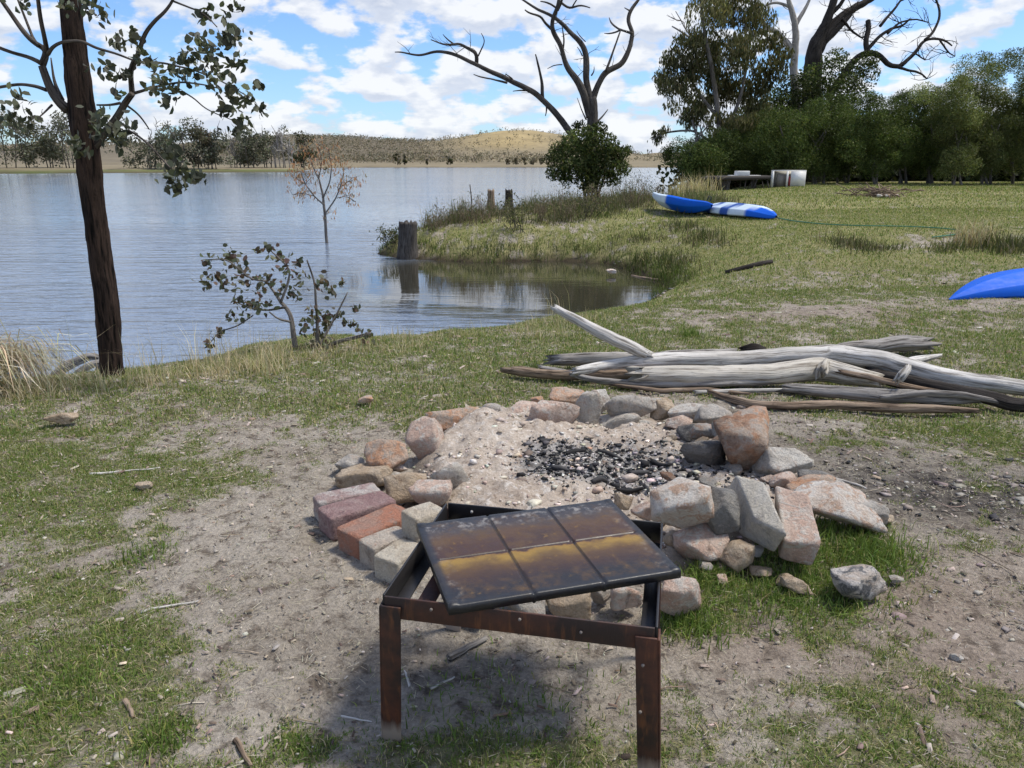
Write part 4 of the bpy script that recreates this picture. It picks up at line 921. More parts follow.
for k_, (px, py, a_, l_) in enumerate(((575,462,.3,.10),(610,455,-.4,.13),(640,470,.1,.09),(660,462,-.8,.11),(600,485,.6,.10),(560,478,-.2,.08),(630,488,.0,.12),(545,455,.9,.09))):
    c = on_z(px, py, .05); P = np.array([c+np.array([math.cos(a_), math.sin(a_), 0])*l_*t for t in (-.5, 0, .5)]); P[:, 2] = ash_z(P[:,0], P[:,1])+.012
    V, F, tc = tube(P, [.009, .011, .006], 10, .3, 500+k_, step=.012, ridge=.2); tag(obj('charred_stick', Geo().add(V, F, np.array([.022,.021,.021])*(1+k_ % 3)).out(), M['char'], loc=c), 'short charred stick end lying on the coals of the fire', 'stick', 'charred stick ends on the coals')
# ---------------------------------------------------------------- kayaks
def kayak_geo(L, Wd, Hh, colf, pt=.62):
    ns = 64; t = np.linspace(0, 1, ns); e = np.sin(PI*np.clip(t, .004, .996))
    hw = Wd/2*e**pt; rock_ = Hh*.62*(np.abs(2*t-1))**2.8              # rocker: both ends rise
    th = np.linspace(0, 2*PI, 29)[:-1]
    H = Geo(); D = Geo()
    hull, deck = [], []
    for k in range(ns):
        w = hw[k]; z0 = rock_[k]; dep = Hh*.62*min(1, e[k]**(.35 if pt < .7 else .75))
        xs = np.array([-1,-.985,-.90,-.84,-.07,0,.07,.84,.90,.985,1])*w
        zs = np.array([0,-.2,-.60,-.68,-.97,-1.05,-.97,-.68,-.60,-.2,0])*dep+z0+dep
        hull.append(np.stack([np.full(11, (t[k]-.5)*L), xs, zs], 1))
        seat = sstep(.28, .34, t[k])*sstep(.72, .66, t[k]); well = -.12*seat-.05*sstep(.78, .82, t[k])*sstep(.92, .88, t[k])
        xd = np.array([1,.94,.80,.62,.45,0,-.45,-.62,-.80,-.94,-1])*w
        zd = np.array([0,.16,.22,.2,.18,.20,.18,.2,.22,.16,0])*dep+np.array([0,0,0,.3,1,1,1,.3,0,0,0])*well*(Hh/.35)+z0+dep
        deck.append(np.stack([np.full(11, (t[k]-.5)*L), xd, zd], 1))
    for g, rows in ((H, hull), (D, deck)):
        V = np.concatenate(rows); i = np.arange(ns-1)[:, None]*11; j = np.arange(10)[None]
        F = np.stack([i+j, i+11+j, i+11+j+1, i+j+1], 2).reshape(-1, 4)
        g.add(V, F, colf(V[:,0]/L+.5, V[:,1]/Wd, V[:,2]))
    return H, D
BLUE = np.array([.005, .115, .64]); PALE = np.array([.60, .70, .78]); MID = np.array([.03, .09, .34])
def place(g, c, fwd, up, roll=0.0):
    f = unit(np.array(fwd, float)); s = unit(np.cross(np.array(up, float), f)); u = np.cross(f, s)
    V = np.concatenate(g.V); V = np.array(c)+V[:, :1]*f+V[:, 1:2]*s+V[:, 2:]*u
    return (V, [np.concatenate(q) for q in g.F.values()], {'col': np.concatenate(g.C), 'attrs': {'tc': np.concatenate(g.A)}})
def kayak(tipA, tipB, Wd, Hh, colf, label, over, lift, L=None, roll=0.0, pt=.62):
    a, b = np.array(tipA, float), np.array(tipB, float); d = b-a
    if L: d = d/np.linalg.norm(d)*L; b = a+d
    L = np.linalg.norm(d); c = (a+b)/2
    up = np.array([0, 0, -1.0 if over else 1.0]); f = unit(d); side = unit(np.cross(f, [0, 0, 1]))
    up = unit(up+side*roll)
    H, D = kayak_geo(L, Wd, Hh, colf, pt)
    cc = c+np.array([0, 0, lift])
    if over: cc = cc+np.array([0, 0, Hh*1.02])
    k = thing('kayak', label, 'kayak', c)
    obj('hull', place(H, cc, f, up), M['kayak'], k, smooth=True); obj('deck', place(D, cc, f, up), M['kayak'], k, smooth=True)
    for e in (-1, 1):
        hz_ = Hh*1.17
        V, F, tc = tube([(e*L*.43, -.05, Hh*.98), (e*L*.43, -.05, hz_+.02), (e*L*.43, .05, hz_+.02), (e*L*.43, .05, Hh*.98)], [.012]*4, 6)
        g = Geo().add(V, F, (.02, .02, .02)); obj('carry_handle', place(g, cc, f, up), M['pipe'], k)
    return k
def c_left(u, v, z):      # white bow, then blue
    w = sstep(.60, .64, u+v*.10); return BLUE*(1-w[:, None])+PALE*w[:, None]
def c_camo(u, v, z):      # blue nose, then slanting white and blue bands
    s = u+v*.22+.03*np.sin(v*9)
    w = sstep(.17, .19, s)*(1-sstep(.36, .38, s)*sstep(.50, .48, s))*(1-sstep(.64, .66, s)*sstep(.74, .72, s))
    mid = sstep(.34, .36, s); b = BLUE*(1-mid[:, None])+MID*mid[:, None]
    return b*(1-w[:, None])+PALE*w[:, None]
a = on_ground(708,217); b = on_ground(653,213)
kayak(a, np.array([b[0], b[1]+.5, b[2]+.16]), .80, .38, c_left, 'left blue kayak with an upturned white bow, lying at the top of the bank', False, .0, None, .30)
a = on_ground(775,220); b = on_ground(704,215)
kayak(a, np.array([b[0]-.1, b[1]+1.2, b[2]+.02]), .74, .30, c_camo, 'blue and white striped kayak lying right of the white-bowed kayak', True, -.02, 2.7, .12)
a = on_ground(949,300.5); b = on_ground(1024,293)
d = unit((b-a)*np.array([1, 1, 0])); e = a+d*2.9; e[2] = tz(e[0], e[1])
kayak(a+np.array([0,0,.0]), e+np.array([0,0,.12]), .76, .36, lambda u, v, z: np.broadcast_to(BLUE, (len(u), 3)), 'plain blue kayak upside down on the grass at the right edge', True, -.13, 2.9, -.05, .85)
# ---------------------------------------------------------------- trees and shrubs
def limb(g, pts, rad, seg=10, rough=.12, seed=0, step=.08, gn=.0, col=None, rs=6.0):
    V, F, tc = tube(pts, rad, seg, rough, seed, step=step, gnarl=gn, rscale=rs); g.add(V, F, col, tc)
def pxline(L, Y, dY=None):
    """picture polyline at depth Y (+ per-point offset)"""
    return np.array([at_y(p[0], p[1], Y+(0 if dY is None else dY[k])) for k, p in enumerate(L)])
def twigs(g, base, d, L, r, depth, tips, wig=.45, n=(2, 4), seg=5, rnd=None):
    """recursive dead twigs"""
    rnd = rnd or random; k = max(3, int(L/.25)+2); P = [np.array(base, float)]; v = unit(np.array(d, float))
    for _ in range(k):
        v = unit(v+np.array([rnd.gauss(0, wig*.5), rnd.gauss(0, wig*.5), rnd.gauss(.05, wig*.4)])); P.append(P[-1]+v*L/k)
    P = np.array(P); V, F, tc = tube(P, np.linspace(r, r*.35, len(P)), seg, 0, rnd.randint(0, 99)); g.add(V, F, None, tc); tips.append(P[-1])
    if depth > 0:
        for _ in range(rnd.randint(*n)):
            i = rnd.randint(1, len(P)-2); w = unit(v+np.array([rnd.gauss(0, .8), rnd.gauss(0, .8), rnd.gauss(.1, .6)]))
            twigs(g, P[i], w, L*rnd.uniform(.35, .65), r*.55, depth-1, tips, wig, n, seg, rnd)

EUC = [(.105,.112,.078),(.15,.155,.11),(.065,.068,.05),(.21,.21,.16)]
# --- the dark-trunked tree on the left bank
Y0 = 7.55
base = on_ground(113,376); Y0 = base[1]
tree = thing('eucalyptus_tree', 'tall dark-barked gum tree with sparse round leaves on the near bank at left', 'tree', base)
g = Geo(); s = pxm(at_y(100, 250, Y0))
tr = [(114,384),(111,355),(106,300),(100,255),(96,220),(91,180),(88,150),(84,125),(80,100),(76,60),(73,30),(71,0),(68,-60),(62,-140),(55,-240)]
rd = [14,12.5,12,12,11.8,12,13.2,14.2,12.3,11.2,10.8,10.6,10,8,5]
V, F, tc = tube(pxline(tr, Y0), np.array(rd)*s*.88, 48, .24, 3, step=.018, rscale=12); g.add(V, F, None, tc)
trunk = obj('trunk', g.out(), M['bark'], tree, smooth=True)
LB_ = [  # picture polylines and radii (px)
 ([(68,110),(60,103),(53,94),(47,80),(42,66)], [6,5.5,5,4.6,4.2],0),
 ([(42,66),(48,50),(35,44),(24,33),(15,20),(5,6),(-8,-14)], [4,3.4,3,2.8,2.6,2.4,2],.1),
 ([(47,52),(44,35),(40,18),(38,0),(35,-25)], [2.8,2.3,2.2,2,1.6],-.1),
 ([(38,46),(33,38),(25,18),(18,0)], [2.2,1.6,1.4,1.2],.2),
 ([(41,63),(30,57),(15,54),(0,48),(-20,40)], [2.6,2.2,2,2,1.6],.0),
 ([(46,90),(36,86),(20,84),(0,87),(-20,92)], [2.3,2.1,1.8,1.8,1.5],.15),
 ([(48,54),(52,47),(62,42),(82,41),(95,48),(117,54),(135,61)], [2.4,2,1.8,1.6,1.5,1.2,1],-.25),
 ([(62,100),(54,82),(52,68),(51,58)], [2.8,1.8,1.2,.8],.1),
 ([(52,105),(45,112),(38,118)], [1.4,1,.7],-.1),
 ([(93,150),(104,134),(117,117),(125,103),(132,94)], [5,4.8,4.2,3.8,3.5],-.1),
 ([(132,94),(131,82),(130,70),(134,63),(138,56),(142,42),(146,32),(155,20),(164,13),(173,1),(180,-18)], [3.3,3,3,3.4,2.8,2.4,2.2,2,1.8,1.5,1.2],-.15),
 ([(134,67),(126,72),(119,78)], [3,2.6,2],-.1),
 ([(173,1),(187,6),(198,10),(207,16),(217,27)], [1.2,1,.9,.7,.6],-.2),
 ([(132,94),(142,91),(152,88),(168,84),(182,82),(205,85),(217,88)], [2,1.7,1.5,1.3,1.1,.8,.6],-.3),
 ([(138,62),(150,62),(164,63),(180,67),(193,70),(206,75),(217,79),(234,88),(250,98)], [1.6,1.4,1.2,1.1,1,.9,.8,.7,.5],-.2),
 ([(120,103),(110,105),(97,105)], [1.6,1.3,1],.1),
 ([(124,103),(132,110),(141,117),(149,129)], [1.4,1.2,1,.7],-.1),
 ([(182,91),(195,99),(205,108),(217,114),(232,120)], [.9,.8,.7,.6,.5],-.25),
 ([(104,136),(118,134),(130,130),(150,145),(170,168)], [1.8,1.5,1.3,1,.8],-.5),
]
g = Geo()
for k, (pl, r, dy) in enumerate(LB_):
    dys = np.linspace(0, dy*1.5, len(pl)); limb(g, pxline(pl, Y0, dys), np.array(r)*s*.8, 10, .18, 20+k, .03, .012)
obj('limbs', g.out(), M['limb_bark'], tree, smooth=True)
CL = [(116,42,9,.6),(132,38,9,.6),(105,70,11,.7),(116,92,6,.5),(126,73,7,.5),(164,76,12,.7),(177,69,9,1),(155,85,11,.8),(173,94,9,.5),(166,104,6,.5),(190,76,13,.7),(202,41,15,.8),(217,50,17,.9),(193,63,11,.7),(228,32,13,.9),(237,38,10,.9),(205,15,8,.8),(234,6,11,.8),(214,82,13,.8),(234,91,12,.8),(237,64,7,.6),(249,100,7,.7),(261,111,6,.6),(224,108,11,.9),(243,123,9,.9),(234,128,5,.6),(258,84,5,.5),(17,94,7,.6),(100,9,12,.8),(88,3,10,.7),(20,3,9,.5),(67,6,9,.5),
  (108,130,17,1.2),(126,126,11,.9),(118,140,12,.9),(79,152,8,.7),(173,158,12,.9),(176,176,15,1.0),(190,176,12,.9),(199,177,5,.6),(173,188,8,.7),(98,120,9,.6),(8,118,18,.7),(30,116,12,.6),(75,140,8,.5),(212,60,9,.8),(222,70,8,.7),(184,58,7,.5),(146,62,7,.5),(140,52,6,.5)]
g = Geo()
for cx, cy, r, dn in CL:
    c = at_y(cx, cy, Y0-.25+random.gauss(0, .12)); n = int(6+r*2.1*dn); q = rng.normal(size=(n, 3))*np.array([1, .9, 1])*r*.48*s+c
    tw = Geo()
    V, F, cc = leaves(q, .062*rng.uniform(.5, 1.3, n), .042*rng.uniform(.5, 1.2, n), jitter(pick(EUC, (4,3,4,1), n), n, .2), np.array([.1, 0, -.7]), .8, .2, True)
    g.add(V, [F], cc)
obj('foliage', g.out(), M['leaf'], tree)

# --- leafy gum saplings on the bank
def sapling(px, py, stems, cl, label, cols, m='grey_bark', lsz=.058, dens=1.0, name='eucalyptus_sapling', rs=1.0, grp=None):
    b = on_ground(px, py); Yb = b[1]; s = pxm(b); t = thing(name, label, 'sapling', b, grp); g = Geo()
    for k, (pl, r) in enumerate(stems):
        limb(g, pxline(pl, Yb, np.linspace(0, random.uniform(-.3, .3), len(pl))), np.array(r)*s*rs, 7, .15, 50+k, .03, .01)
    obj('stem', g.out(), M[m], t, smooth=True); g = Geo()
    for cx, cy, r in cl:
        c = at_y(cx, cy, Yb+random.gauss(0, .12)); n = max(3, int((5+r*1.7)*dens)); q = rng.normal(size=(n, 3))*r*.48*s+c
        V, F, cc = leaves(q, lsz*rng.uniform(.6, 1.2, n), lsz*.72*rng.uniform(.6, 1.2, n), jitter(pick(cols, range(len(cols), 0, -1), n), n, .2), np.array([.05, 0, -.3]), .9, .2, True)
        g.add(V, [F], cc)
    obj('foliage', g.out(), M['leaf'], t); return t
def cv(L): return [(180+x*.3254, 120+y*.3254, *r) if not hasattr(r, 'x') else None for x, y, *r in L]
ST = [([(355,700),(348,650),(340,600),(325,575),(310,560)],[3,2.6,2.3,2,1.8]),([(310,560),(290,530),(265,495)],[1.6,1.3,1]),([(310,560),(330,510),(340,460),(300,420),(265,390)],[1.4,1.2,1,.8,.5]),([(325,575),(270,585),(215,580),(175,560)],[1.3,1,.8,.5]),
  ([(338,620),(300,610),(275,590)],[1.3,1,.7]),([(265,495),(220,490),(185,460),(140,425),(85,430)],[1,.9,.8,.7,.5]),([(425,700),(422,640),(420,590),(415,500),(390,430)],[1.8,1.6,1.4,1.1,.7]),([(425,695),(455,645),(480,600),(515,530)],[1.5,1.2,1,.6]),([(440,700),(490,680),(540,668),(585,655)],[2,2,1.8,1.4]),([(225,600),(175,635),(120,650),(88,690)],[.7,.7,.6,.4])]
ST = [([(180+x*.3254, 120+y*.3254) for x, y in a], r) for a, r in ST]
CLS = [(85,430,25),(145,420,30),(75,495,25),(140,500,30),(185,450,38),(185,490,34),(175,560,25),(160,605,20),(215,575,32),(255,570,38),(265,490,38),(250,520,32),(300,420,26),(270,395,15),(330,455,32),(355,490,42),(350,540,22),(365,440,16),(430,500,25),(465,525,20),(410,590,25),(450,600,20),(385,625,32),(420,640,36),(455,625,16),(490,600,16),(505,620,12),(540,580,12),(530,630,15),(90,690,22),(120,650,18),(415,690,36),(460,690,30),(580,660,22),(500,500,12),(110,490,20),(310,520,20),(240,400,9)]
CLS = [(180+x*.3254, 120+y*.3254, r*.3254) for x, y, r in CLS]
BUSHC = [(.12,.125,.085),(.125,.085,.068),(.17,.175,.125),(.075,.075,.055),(.155,.105,.08)]
sapling(296, 349, ST, CLS, 'young gum sapling with round reddish green leaves on the bank, centre left', BUSHC)
sapling(6, 366, [([(2,378),(6,350),(10,330),(20,312)],[2,1.6,1.2,.8]),([(6,350),(-6,330),(-14,315)],[1.5,1.1,.7]),([(10,335),(24,328),(34,302)],[1,.8,.5])],
  [(34,303,5),(24,306,6),(20,316,8),(8,312,8),(4,322,8),(30,322,5),(14,326,7),(-4,310,9),(-10,325,10),(0,335,7),(24,332,4)], 'leafy gum sapling rising from the straw at the left edge', [(.11,.12,.085),(.075,.085,.06),(.10,.07,.055)], dens=1.3)
# --- drowned sapling with dead orange leaves
pw = on_z(327, 243, WATER); Yw = pw[1]; s = pxm(pw)
t = thing('drowned_sapling', 'thin sapling with dead orange hanging leaves standing in the lake', 'sapling', pw); g = Geo()
STEM = [([(328,252),(326,236),(325,215),(323,195),(318,175)],[2.2,1.9,1.7,1.4,.9]),([(325,214),(335,200),(341,185),(344,170)],[1.1,.9,.7,.4]),([(324,205),(314,196),(305,184),(301,172)],[1.1,.9,.7,.4]),([(323,198),(330,182),(332,165),(328,150)],[1,.8,.6,.4]),([(320,182),(312,165),(308,152)],[.8,.6,.3]),([(319,178),(322,160),(318,145)],[.7,.5,.3]),([(314,196),(302,193),(293,195)],[.6,.5,.3]),([(337,198),(347,196),(356,202)],[.6,.5,.3]),([(305,184),(297,178),(291,176)],[.5,.4,.3]),([(341,187),(348,182),(352,178)],[.5,.4,.3])]
tips = []
for k, (pl, r) in enumerate(STEM):
    P = pxline(pl, Yw, np.linspace(0, random.uniform(-.35, .35), len(pl))); limb(g, P, np.array(r)*s*.8, 6, .1, k, .06, .02); tips += [P[-1], P[-2], P[len(P)//2]]
for tp in list(tips):
    for _ in range(3): twigs(g, tp, (random.gauss(0, 1), random.gauss(0, 1), .3), .28, .006, 0, tips, .4)
obj('stem', g.out(), M['grey_bark'], t, smooth=True); g = Geo()
C = np.array([tp for tp in tips for _ in range(5)]); C = C+rng.normal(size=C.shape)*.07+np.array([0, 0, -.08])
up_ = np.array([at_y(random.uniform(292, 345), random.uniform(146, 176), Yw+random.gauss(0, .3)) for _ in range(110)]); C = np.concatenate([C, up_]); n = len(C)
V, F, cc = leaves(C, .13*rng.uniform(.6, 1.2, n), .032*rng.uniform(.7, 1.2, n), jitter(pick([(.42,.20,.10),(.48,.28,.16),(.32,.17,.10),(.40,.31,.22)], (4,3,2,2), n), n, .2), np.array([0, 0, -1.8]), .7); g.add(V, [F], cc)
obj('dead_leaves', g.out(), M['leaf'], t)

# --- straw mound and fallen branch by the dark tree
b = on_ground(10, 392); t = thing('straw_clump', 'mound of bleached straw grass hanging down at the left edge', 'grass clump', b); g = Geo(); n = 900
top = at_y(-16, 354, b[1]+.15); P0 = top+rng.normal(size=(n, 3))*np.array([.16, .16, .07])
a = rng.normal(size=(n, 2))*np.array([1, .7])+np.array([.45, -.3]); L = rng.uniform(.2, .62, n); a = a/np.linalg.norm(a, axis=1)[:, None]
m1 = P0+np.stack([a[:,0]*L*.45, a[:,1]*L*.45, .05-L*.12], 1); e1 = P0+np.stack([a[:,0]*L*.8, a[:,1]*L*.8, -L*.62], 1)
e1[:, 2] = np.maximum(e1[:, 2], terrain(e1[:,0], e1[:,1])+.01); m1[:, 2] = np.maximum(m1[:, 2], terrain(m1[:,0], m1[:,1])+.03)
sd = np.stack([-a[:,1], a[:,0], np.zeros(n)], 1)*.0036
V = np.stack([P0-sd, P0+sd, m1+sd, m1-sd, e1], 1).reshape(-1, 3); i = np.arange(n)[:, None]*5
g.add(V, [i+np.array([[0,1,2,3]]), i+np.array([[3,2,4]])], np.repeat(jitter(pick([(.68,.58,.40),(.56,.46,.30),(.76,.68,.50),(.38,.29,.18)], (4,3,2,2), n), n, .2), 5, 0))
obj('stalks', g.out(), M['grass'], t)
g = Geo()
for pl, r, dy in (([(54,376),(66,366),(78,361),(92,355),(104,360)],[4,5,4.5,4,3],.1),([(76,374),(84,368),(95,363),(103,362),(112,368)],[3,3.5,3.5,3,2],-.15),([(98,372),(99,364),(101,358)],[3,2.6,2],-.1)):
    limb(g, pxline(pl, 7.35, np.full(len(pl), dy)), np.array(r)*pxm(at_y(80, 365, 7.35)), 10, .25, int(r[0]*9), .04, .02)
tag(obj('fallen_branch', g.out(), M['grey_drift'], loc=on_ground(80, 376), smooth=True), 'fallen forked grey branch at the water edge left of the dark tree', 'branch')

# --- stumps and post on the point
def stump(px, py0, py1, w, m, label, Yf=None, seed=1, grp='weathered stumps on the point'):
    b = on_ground(px, py0) if Yf is None else at_y(px, py0, Yf); t = at_y(px, py1, b[1]); s = pxm(b); P = np.array([b-[0,0,.25], b, b*.55+t*.45, t])
    V, F, tc = tube(P, np.array([.60,.58,.50,.48])*w*s, 28, .22, seed, step=.05, rscale=3)
    n = 28; k = len(V)-2-n
    V[k:k+n, 2] += (rng.uniform(-1, 1, n))*.045; V[-1, 2] -= .06
    return tag(obj('tree_stump', Geo().add(V, F, None, tc).out(), M[m], loc=b, smooth=True), label, 'stump', grp)
stump(408, 257, 222, 19, 'dead_wood', 'big weathered grey stump standing at the water on the tip of the point', seed=5)
stump(491, 205, 190, 7, 'brown_drift', 'small orange-brown stump among the weeds on top of the point', 21.5, seed=6)
stump(509, 206, 190, 7.5, 'dark_dead', 'small dark stump just right of the orange-brown stump', 21.8, seed=7)
b = at_y(471, 212, 21.2); V, F, tc = tube([b, b+[.02, 0, .35], b+[-.02, 0, .72]], [.018, .015, .012], 6)
tag(obj('thin_post', Geo().add(V, F, None, tc).out(), M['dead_wood'], loc=b), 'thin upright stick in the weeds left of the small stumps', 'stick')
p0 = at_y(577, 232, 18.6); p1 = at_y(582, 243, 18.3); V, F, tc = tube([p0, (p0+p1)/2+[0, 0, .03], p1], [.03, .035, .03], 8, .2, 3)
tag(obj('driftwood_stick', Geo().add(V, F, None, tc).out(), M['dark_dead'], loc=p1), 'short dark stick poking out of the slope of the point', 'stick')
p = on_ground(486, 217); V, F, tc = tube([at_y(479, 219, p[1]), at_y(484, 214, p[1]), at_y(487, 210, p[1])], [.03, .035, .02], 6, .2, 4)
tag(obj('driftwood_stick', Geo().add(V, F, None, tc).out(), M['white_bark'], loc=p), 'short bleached white stick in the weeds right of the big stump', 'stick')

# --- dead tree in the middle, with a bush round its foot
bt = at_y(591, 190, 25.0); bt[2] = tz(bt[0], bt[1]); YD = 25.0; s = pxm(bt)
t = thing('dead_tree', 'leafless grey dead tree with a long limb reaching left over the lake, in the centre', 'dead tree', bt); g = Geo()
def c7(L): return [(400+x*.2605, y*.2605) for x, y in L]
DT = [([(735,740),(733,640),(735,540),(738,470),(740,400),(738,372)],[26,23,22,21,19,16],0),
 ([(738,385),(752,345),(768,310),(785,280),(815,263),(850,248),(870,215),(882,185),(888,155),(895,125),(882,100),(873,78),(880,50),(895,25),(920,-5),(930,-40)],[13,11,10.5,11,10.5,10,9.5,8.5,8,8,8,7.5,7,6,5,4],.8),
 ([(730,450),(715,390),(700,345),(675,300),(648,268),(632,235),(625,200),(610,160),(585,120),(582,90),(590,60),(605,30),(612,-10),(610,-60)],[16,14.5,14,12,10.5,9,8.5,8.5,8.5,7.5,7,6.5,6,5],-.6),
 ([(735,400),(722,345),(714,300),(715,260),(716,220),(710,188),(690,158),(660,130),(630,98),(600,70),(565,52),(530,38),(495,15),(460,-8)],[13,12,11.5,11.5,11,10.5,9.5,8.5,7.5,6.5,5.5,5,4,3],.3),
 ([(588,118),(570,100),(552,85),(545,65),(515,55),(490,48),(480,38)],[6,5,4.5,4,3.5,3,2],-.9),
 ([(605,40),(615,20),(625,-10),(640,-60)],[5,5,4,3],-.4),([(612,5),(650,35),(670,25),(695,18),(730,30)],[5,4,3.5,3,2],-.3),([(660,30),(672,5),(690,-20)],[3,2.5,2],-.3),([(600,30),(570,10),(540,5)],[3.5,3,2],-.6),
 ([(790,275),(805,235),(820,190),(840,135),(846,120)],[5,4,3.5,3,2],.6),([(890,128),(865,120),(840,112),(822,98),(808,85),(803,68)],[5.5,4.5,4,3.5,3,1.5],1),([(845,116),(825,125),(800,130),(785,128)],[3.5,3,2.5,1.5],1),
 ([(880,40),(862,30)],[3,1.5],1),([(640,490),(615,455),(590,425),(560,395),(520,358),(480,335),(435,315),(390,292),(345,275),(310,256),(270,238),(230,218),(190,202),(140,196),(110,204),(80,214),(40,208),(0,198),(-20,200)],[12,11.5,11,10.5,10,9.5,9,8.5,8,7.5,7,6.5,6,5,4.5,4,3.2,2.5,1.5],-.5),
 ([(730,660),(700,580),(670,530),(635,484)],[15,14,13,12],-.2),
 ([(293,250),(294,230),(297,210),(285,195),(268,192),(250,180),(230,165),(205,170),(180,175),(150,165),(118,152)],[7,7,6.5,6,5.5,5,4.5,4,3.5,2.5,1.5],-.5),([(205,168),(180,150),(165,132)],[3,2.2,1.2],-.6),([(300,215),(315,185),(328,155),(312,128)],[3,2.5,2,1.2],-.5),
 ([(548,385),(545,350),(546,315),(538,280),(530,245),(520,208)],[7,6.5,5.5,4.5,4,2],-.3),([(562,400),(563,425),(558,445)],[3.5,2.5,1.5],-.3),([(440,318),(430,300),(405,284)],[4,3,1.5],-.5),([(410,318),(385,312),(345,302),(310,296),(283,286)],[4.5,4,3,2.5,1.5],-.8),([(482,348),(460,346),(434,350)],[3,2.5,1.5],-.4),
 ([(622,248),(600,248),(582,255),(566,264)],[2.5,2,1.8,1],-.5),([(700,215),(694,200),(680,180)],[2.5,2,1],.2),([(712,160),(690,140),(678,118)],[2,1.8,1],.3),([(755,470),(780,445),(798,420)],[4,3,1.5],.3),([(715,460),(700,430),(680,375)],[3,2.2,1],-.3),([(625,200),(630,150),(622,100)],[3.5,3,1.5],-.4),([(735,290),(750,270),(745,255)],[3,2,1],.2)]
for k, (pl, r, dy) in enumerate(DT):
    pl = c7(pl); limb(g, pxline(pl, YD, np.linspace(0, dy, len(pl))), np.array(r)*.2605*s, 10 if r[0] > 6 else 6, .16, 80+k, .09, .02)
for k in (1, 2, 3, 13, 15):
    pl = c7(DT[k][0]); P = pxline(pl, YD, np.linspace(0, DT[k][2], len(pl)))
    for _ in range(5): twigs(g, P[random.randint(2, len(P)-2)], (random.gauss(0, 1), random.gauss(0, .7), random.gauss(.3, .6)), random.uniform(.25, .7), .012, 1, [], .5, (0, 2))
obj('trunk', g.out(), M['dead_wood'], t, smooth=True)

def crown(lobes, n, size, cols, p, axis=None, spread=1.0, asp=.6, shell=.35, thin=None):
    """leaves through a set of ellipsoid lobes (centre, radii): fuller near the surface, with gaps"""
    vol = np.array([r[0]*r[1]*r[2] for c, r in lobes])**.75; pr = vol/vol.sum(); k = rng.choice(len(lobes), n, p=pr)
    C = np.array([c for c, r in lobes])[k]; Rr = np.array([r for c, r in lobes])[k]; q = unit(rng.normal(size=(n, 3)))*(rng.uniform(size=(n, 1))**shell)
    P = C+q*Rr; f = fbm(P*(1.6/np.mean(Rr)), 3, 7); keep = f > (thin if thin is not None else .36)
    P = P[keep]; m = len(P); tone = (1+.25*rng.normal(size=len(lobes)))[k[keep]][:, None]
    cc = np.clip(jitter(pick(cols, p, m), m, .22)*np.clip(tone, .5, 1.6), .004, 1)
    return leaves(P, size*rng.uniform(.6, 1.35, m), size*asp*rng.uniform(.6, 1.3, m), cc, axis, spread)
def lobes_px(L, Y, dY=.6, ry=None):
    o = []
    for x, y, r in L:
        yy = Y+random.uniform(-dY, dY); c = at_y(x, y, yy); k = r*pxm(c); o.append((c, np.array([k, (ry or k), k*.85])))
    return o
DG = [(.055,.078,.024),(.08,.10,.032),(.12,.13,.045),(.036,.052,.02)]
b = at_y(590, 190, 24.4); b[2] = tz(b[0], b[1])
t = thing('shrub', 'dense dark green bush at the foot of the dead tree in the centre', 'shrub', b); g = Geo()
LO = [(588,160,20),(570,165,17),(606,163,17),(560,152,13),(575,142,15),(592,136,14),(607,145,14),(618,155,12),(555,172,11),(622,168,10),(580,128,9),(600,128,8),(590,176,18),(566,180,10),(612,178,10),(550,160,8),(628,150,6)]
V, F, cc = crown(lobes_px(LO, 24.5, .5), 11000, .12, DG, (4,4,3,2), np.array([0, 0, .35]), .8, .38, .4, .34); g.add(V, [F], cc)
obj('foliage', g.out(), M['leaf'], t); g = Geo()
for dx in (-.35, -.1, .15, .4, .6):
    limb(g, np.array([b+[dx*.3, 0, -.05], b+[dx*.6, .1, .6], b+[dx, 0, 1.3]]), [.05, .04, .02], 6, .1, 3, .15)
obj('stem', g.out(), M['dark_dead'], t, smooth=True)
# greyer shrubs beside it
for px, py, r, lab, cols in ((614,180,16,'loose grey-green shrub right of the dark bush in the centre',[(.13,.14,.085),(.09,.10,.05),(.19,.175,.11)]),(640,185,14,'pale brownish shrub at the back of the point, right of the grey-green shrub',[(.19,.165,.10),(.12,.11,.06),(.24,.21,.13)]),(425,212,15,'low dark green shrub behind the big stump on the point',[(.07,.09,.03),(.11,.11,.05),(.15,.13,.08)]),(391,238,12,'small dark shrub at the very tip of the point, left of the big stump',[(.06,.08,.025),(.10,.10,.045),(.13,.11,.07)]),(521,215,18,'brownish green shrub on top of the point beside the dark stump',[(.10,.10,.045),(.15,.13,.08),(.07,.085,.03)]),(585,203,16,'brown dry shrub below the dark bush in the centre',[(.19,.16,.10),(.13,.115,.065),(.09,.10,.04)])):
    b = on_ground(px, py+r*.9) ; t = thing('shrub', lab, 'shrub', b, 'shrubs on the point'); g = Geo(); k = pxm(b)*r
    tp = []
    for _ in range(9): twigs(g, b+np.array([random.gauss(0, .12), random.gauss(0, .12), -.02]), (random.gauss(0, .5), random.gauss(0, .5), 1), k*1.5, .008, 1, tp, .3, (2, 3))
    obj('stem', g.out(), M['dead_wood'], t); g = Geo(); tp = np.array(tp); n = 420
    q = tp[rng.integers(0, len(tp), n)]+rng.normal(size=(n, 3))*k*.24
    V, F, cc = leaves(q, .075*rng.uniform(.5, 1.3, n), .028, jitter(pick(cols, (3,3,2), n), n, .2), np.array([0, 0, .5]), .9); g.add(V, [F], cc); obj('foliage', g.out(), M['leaf'], t)

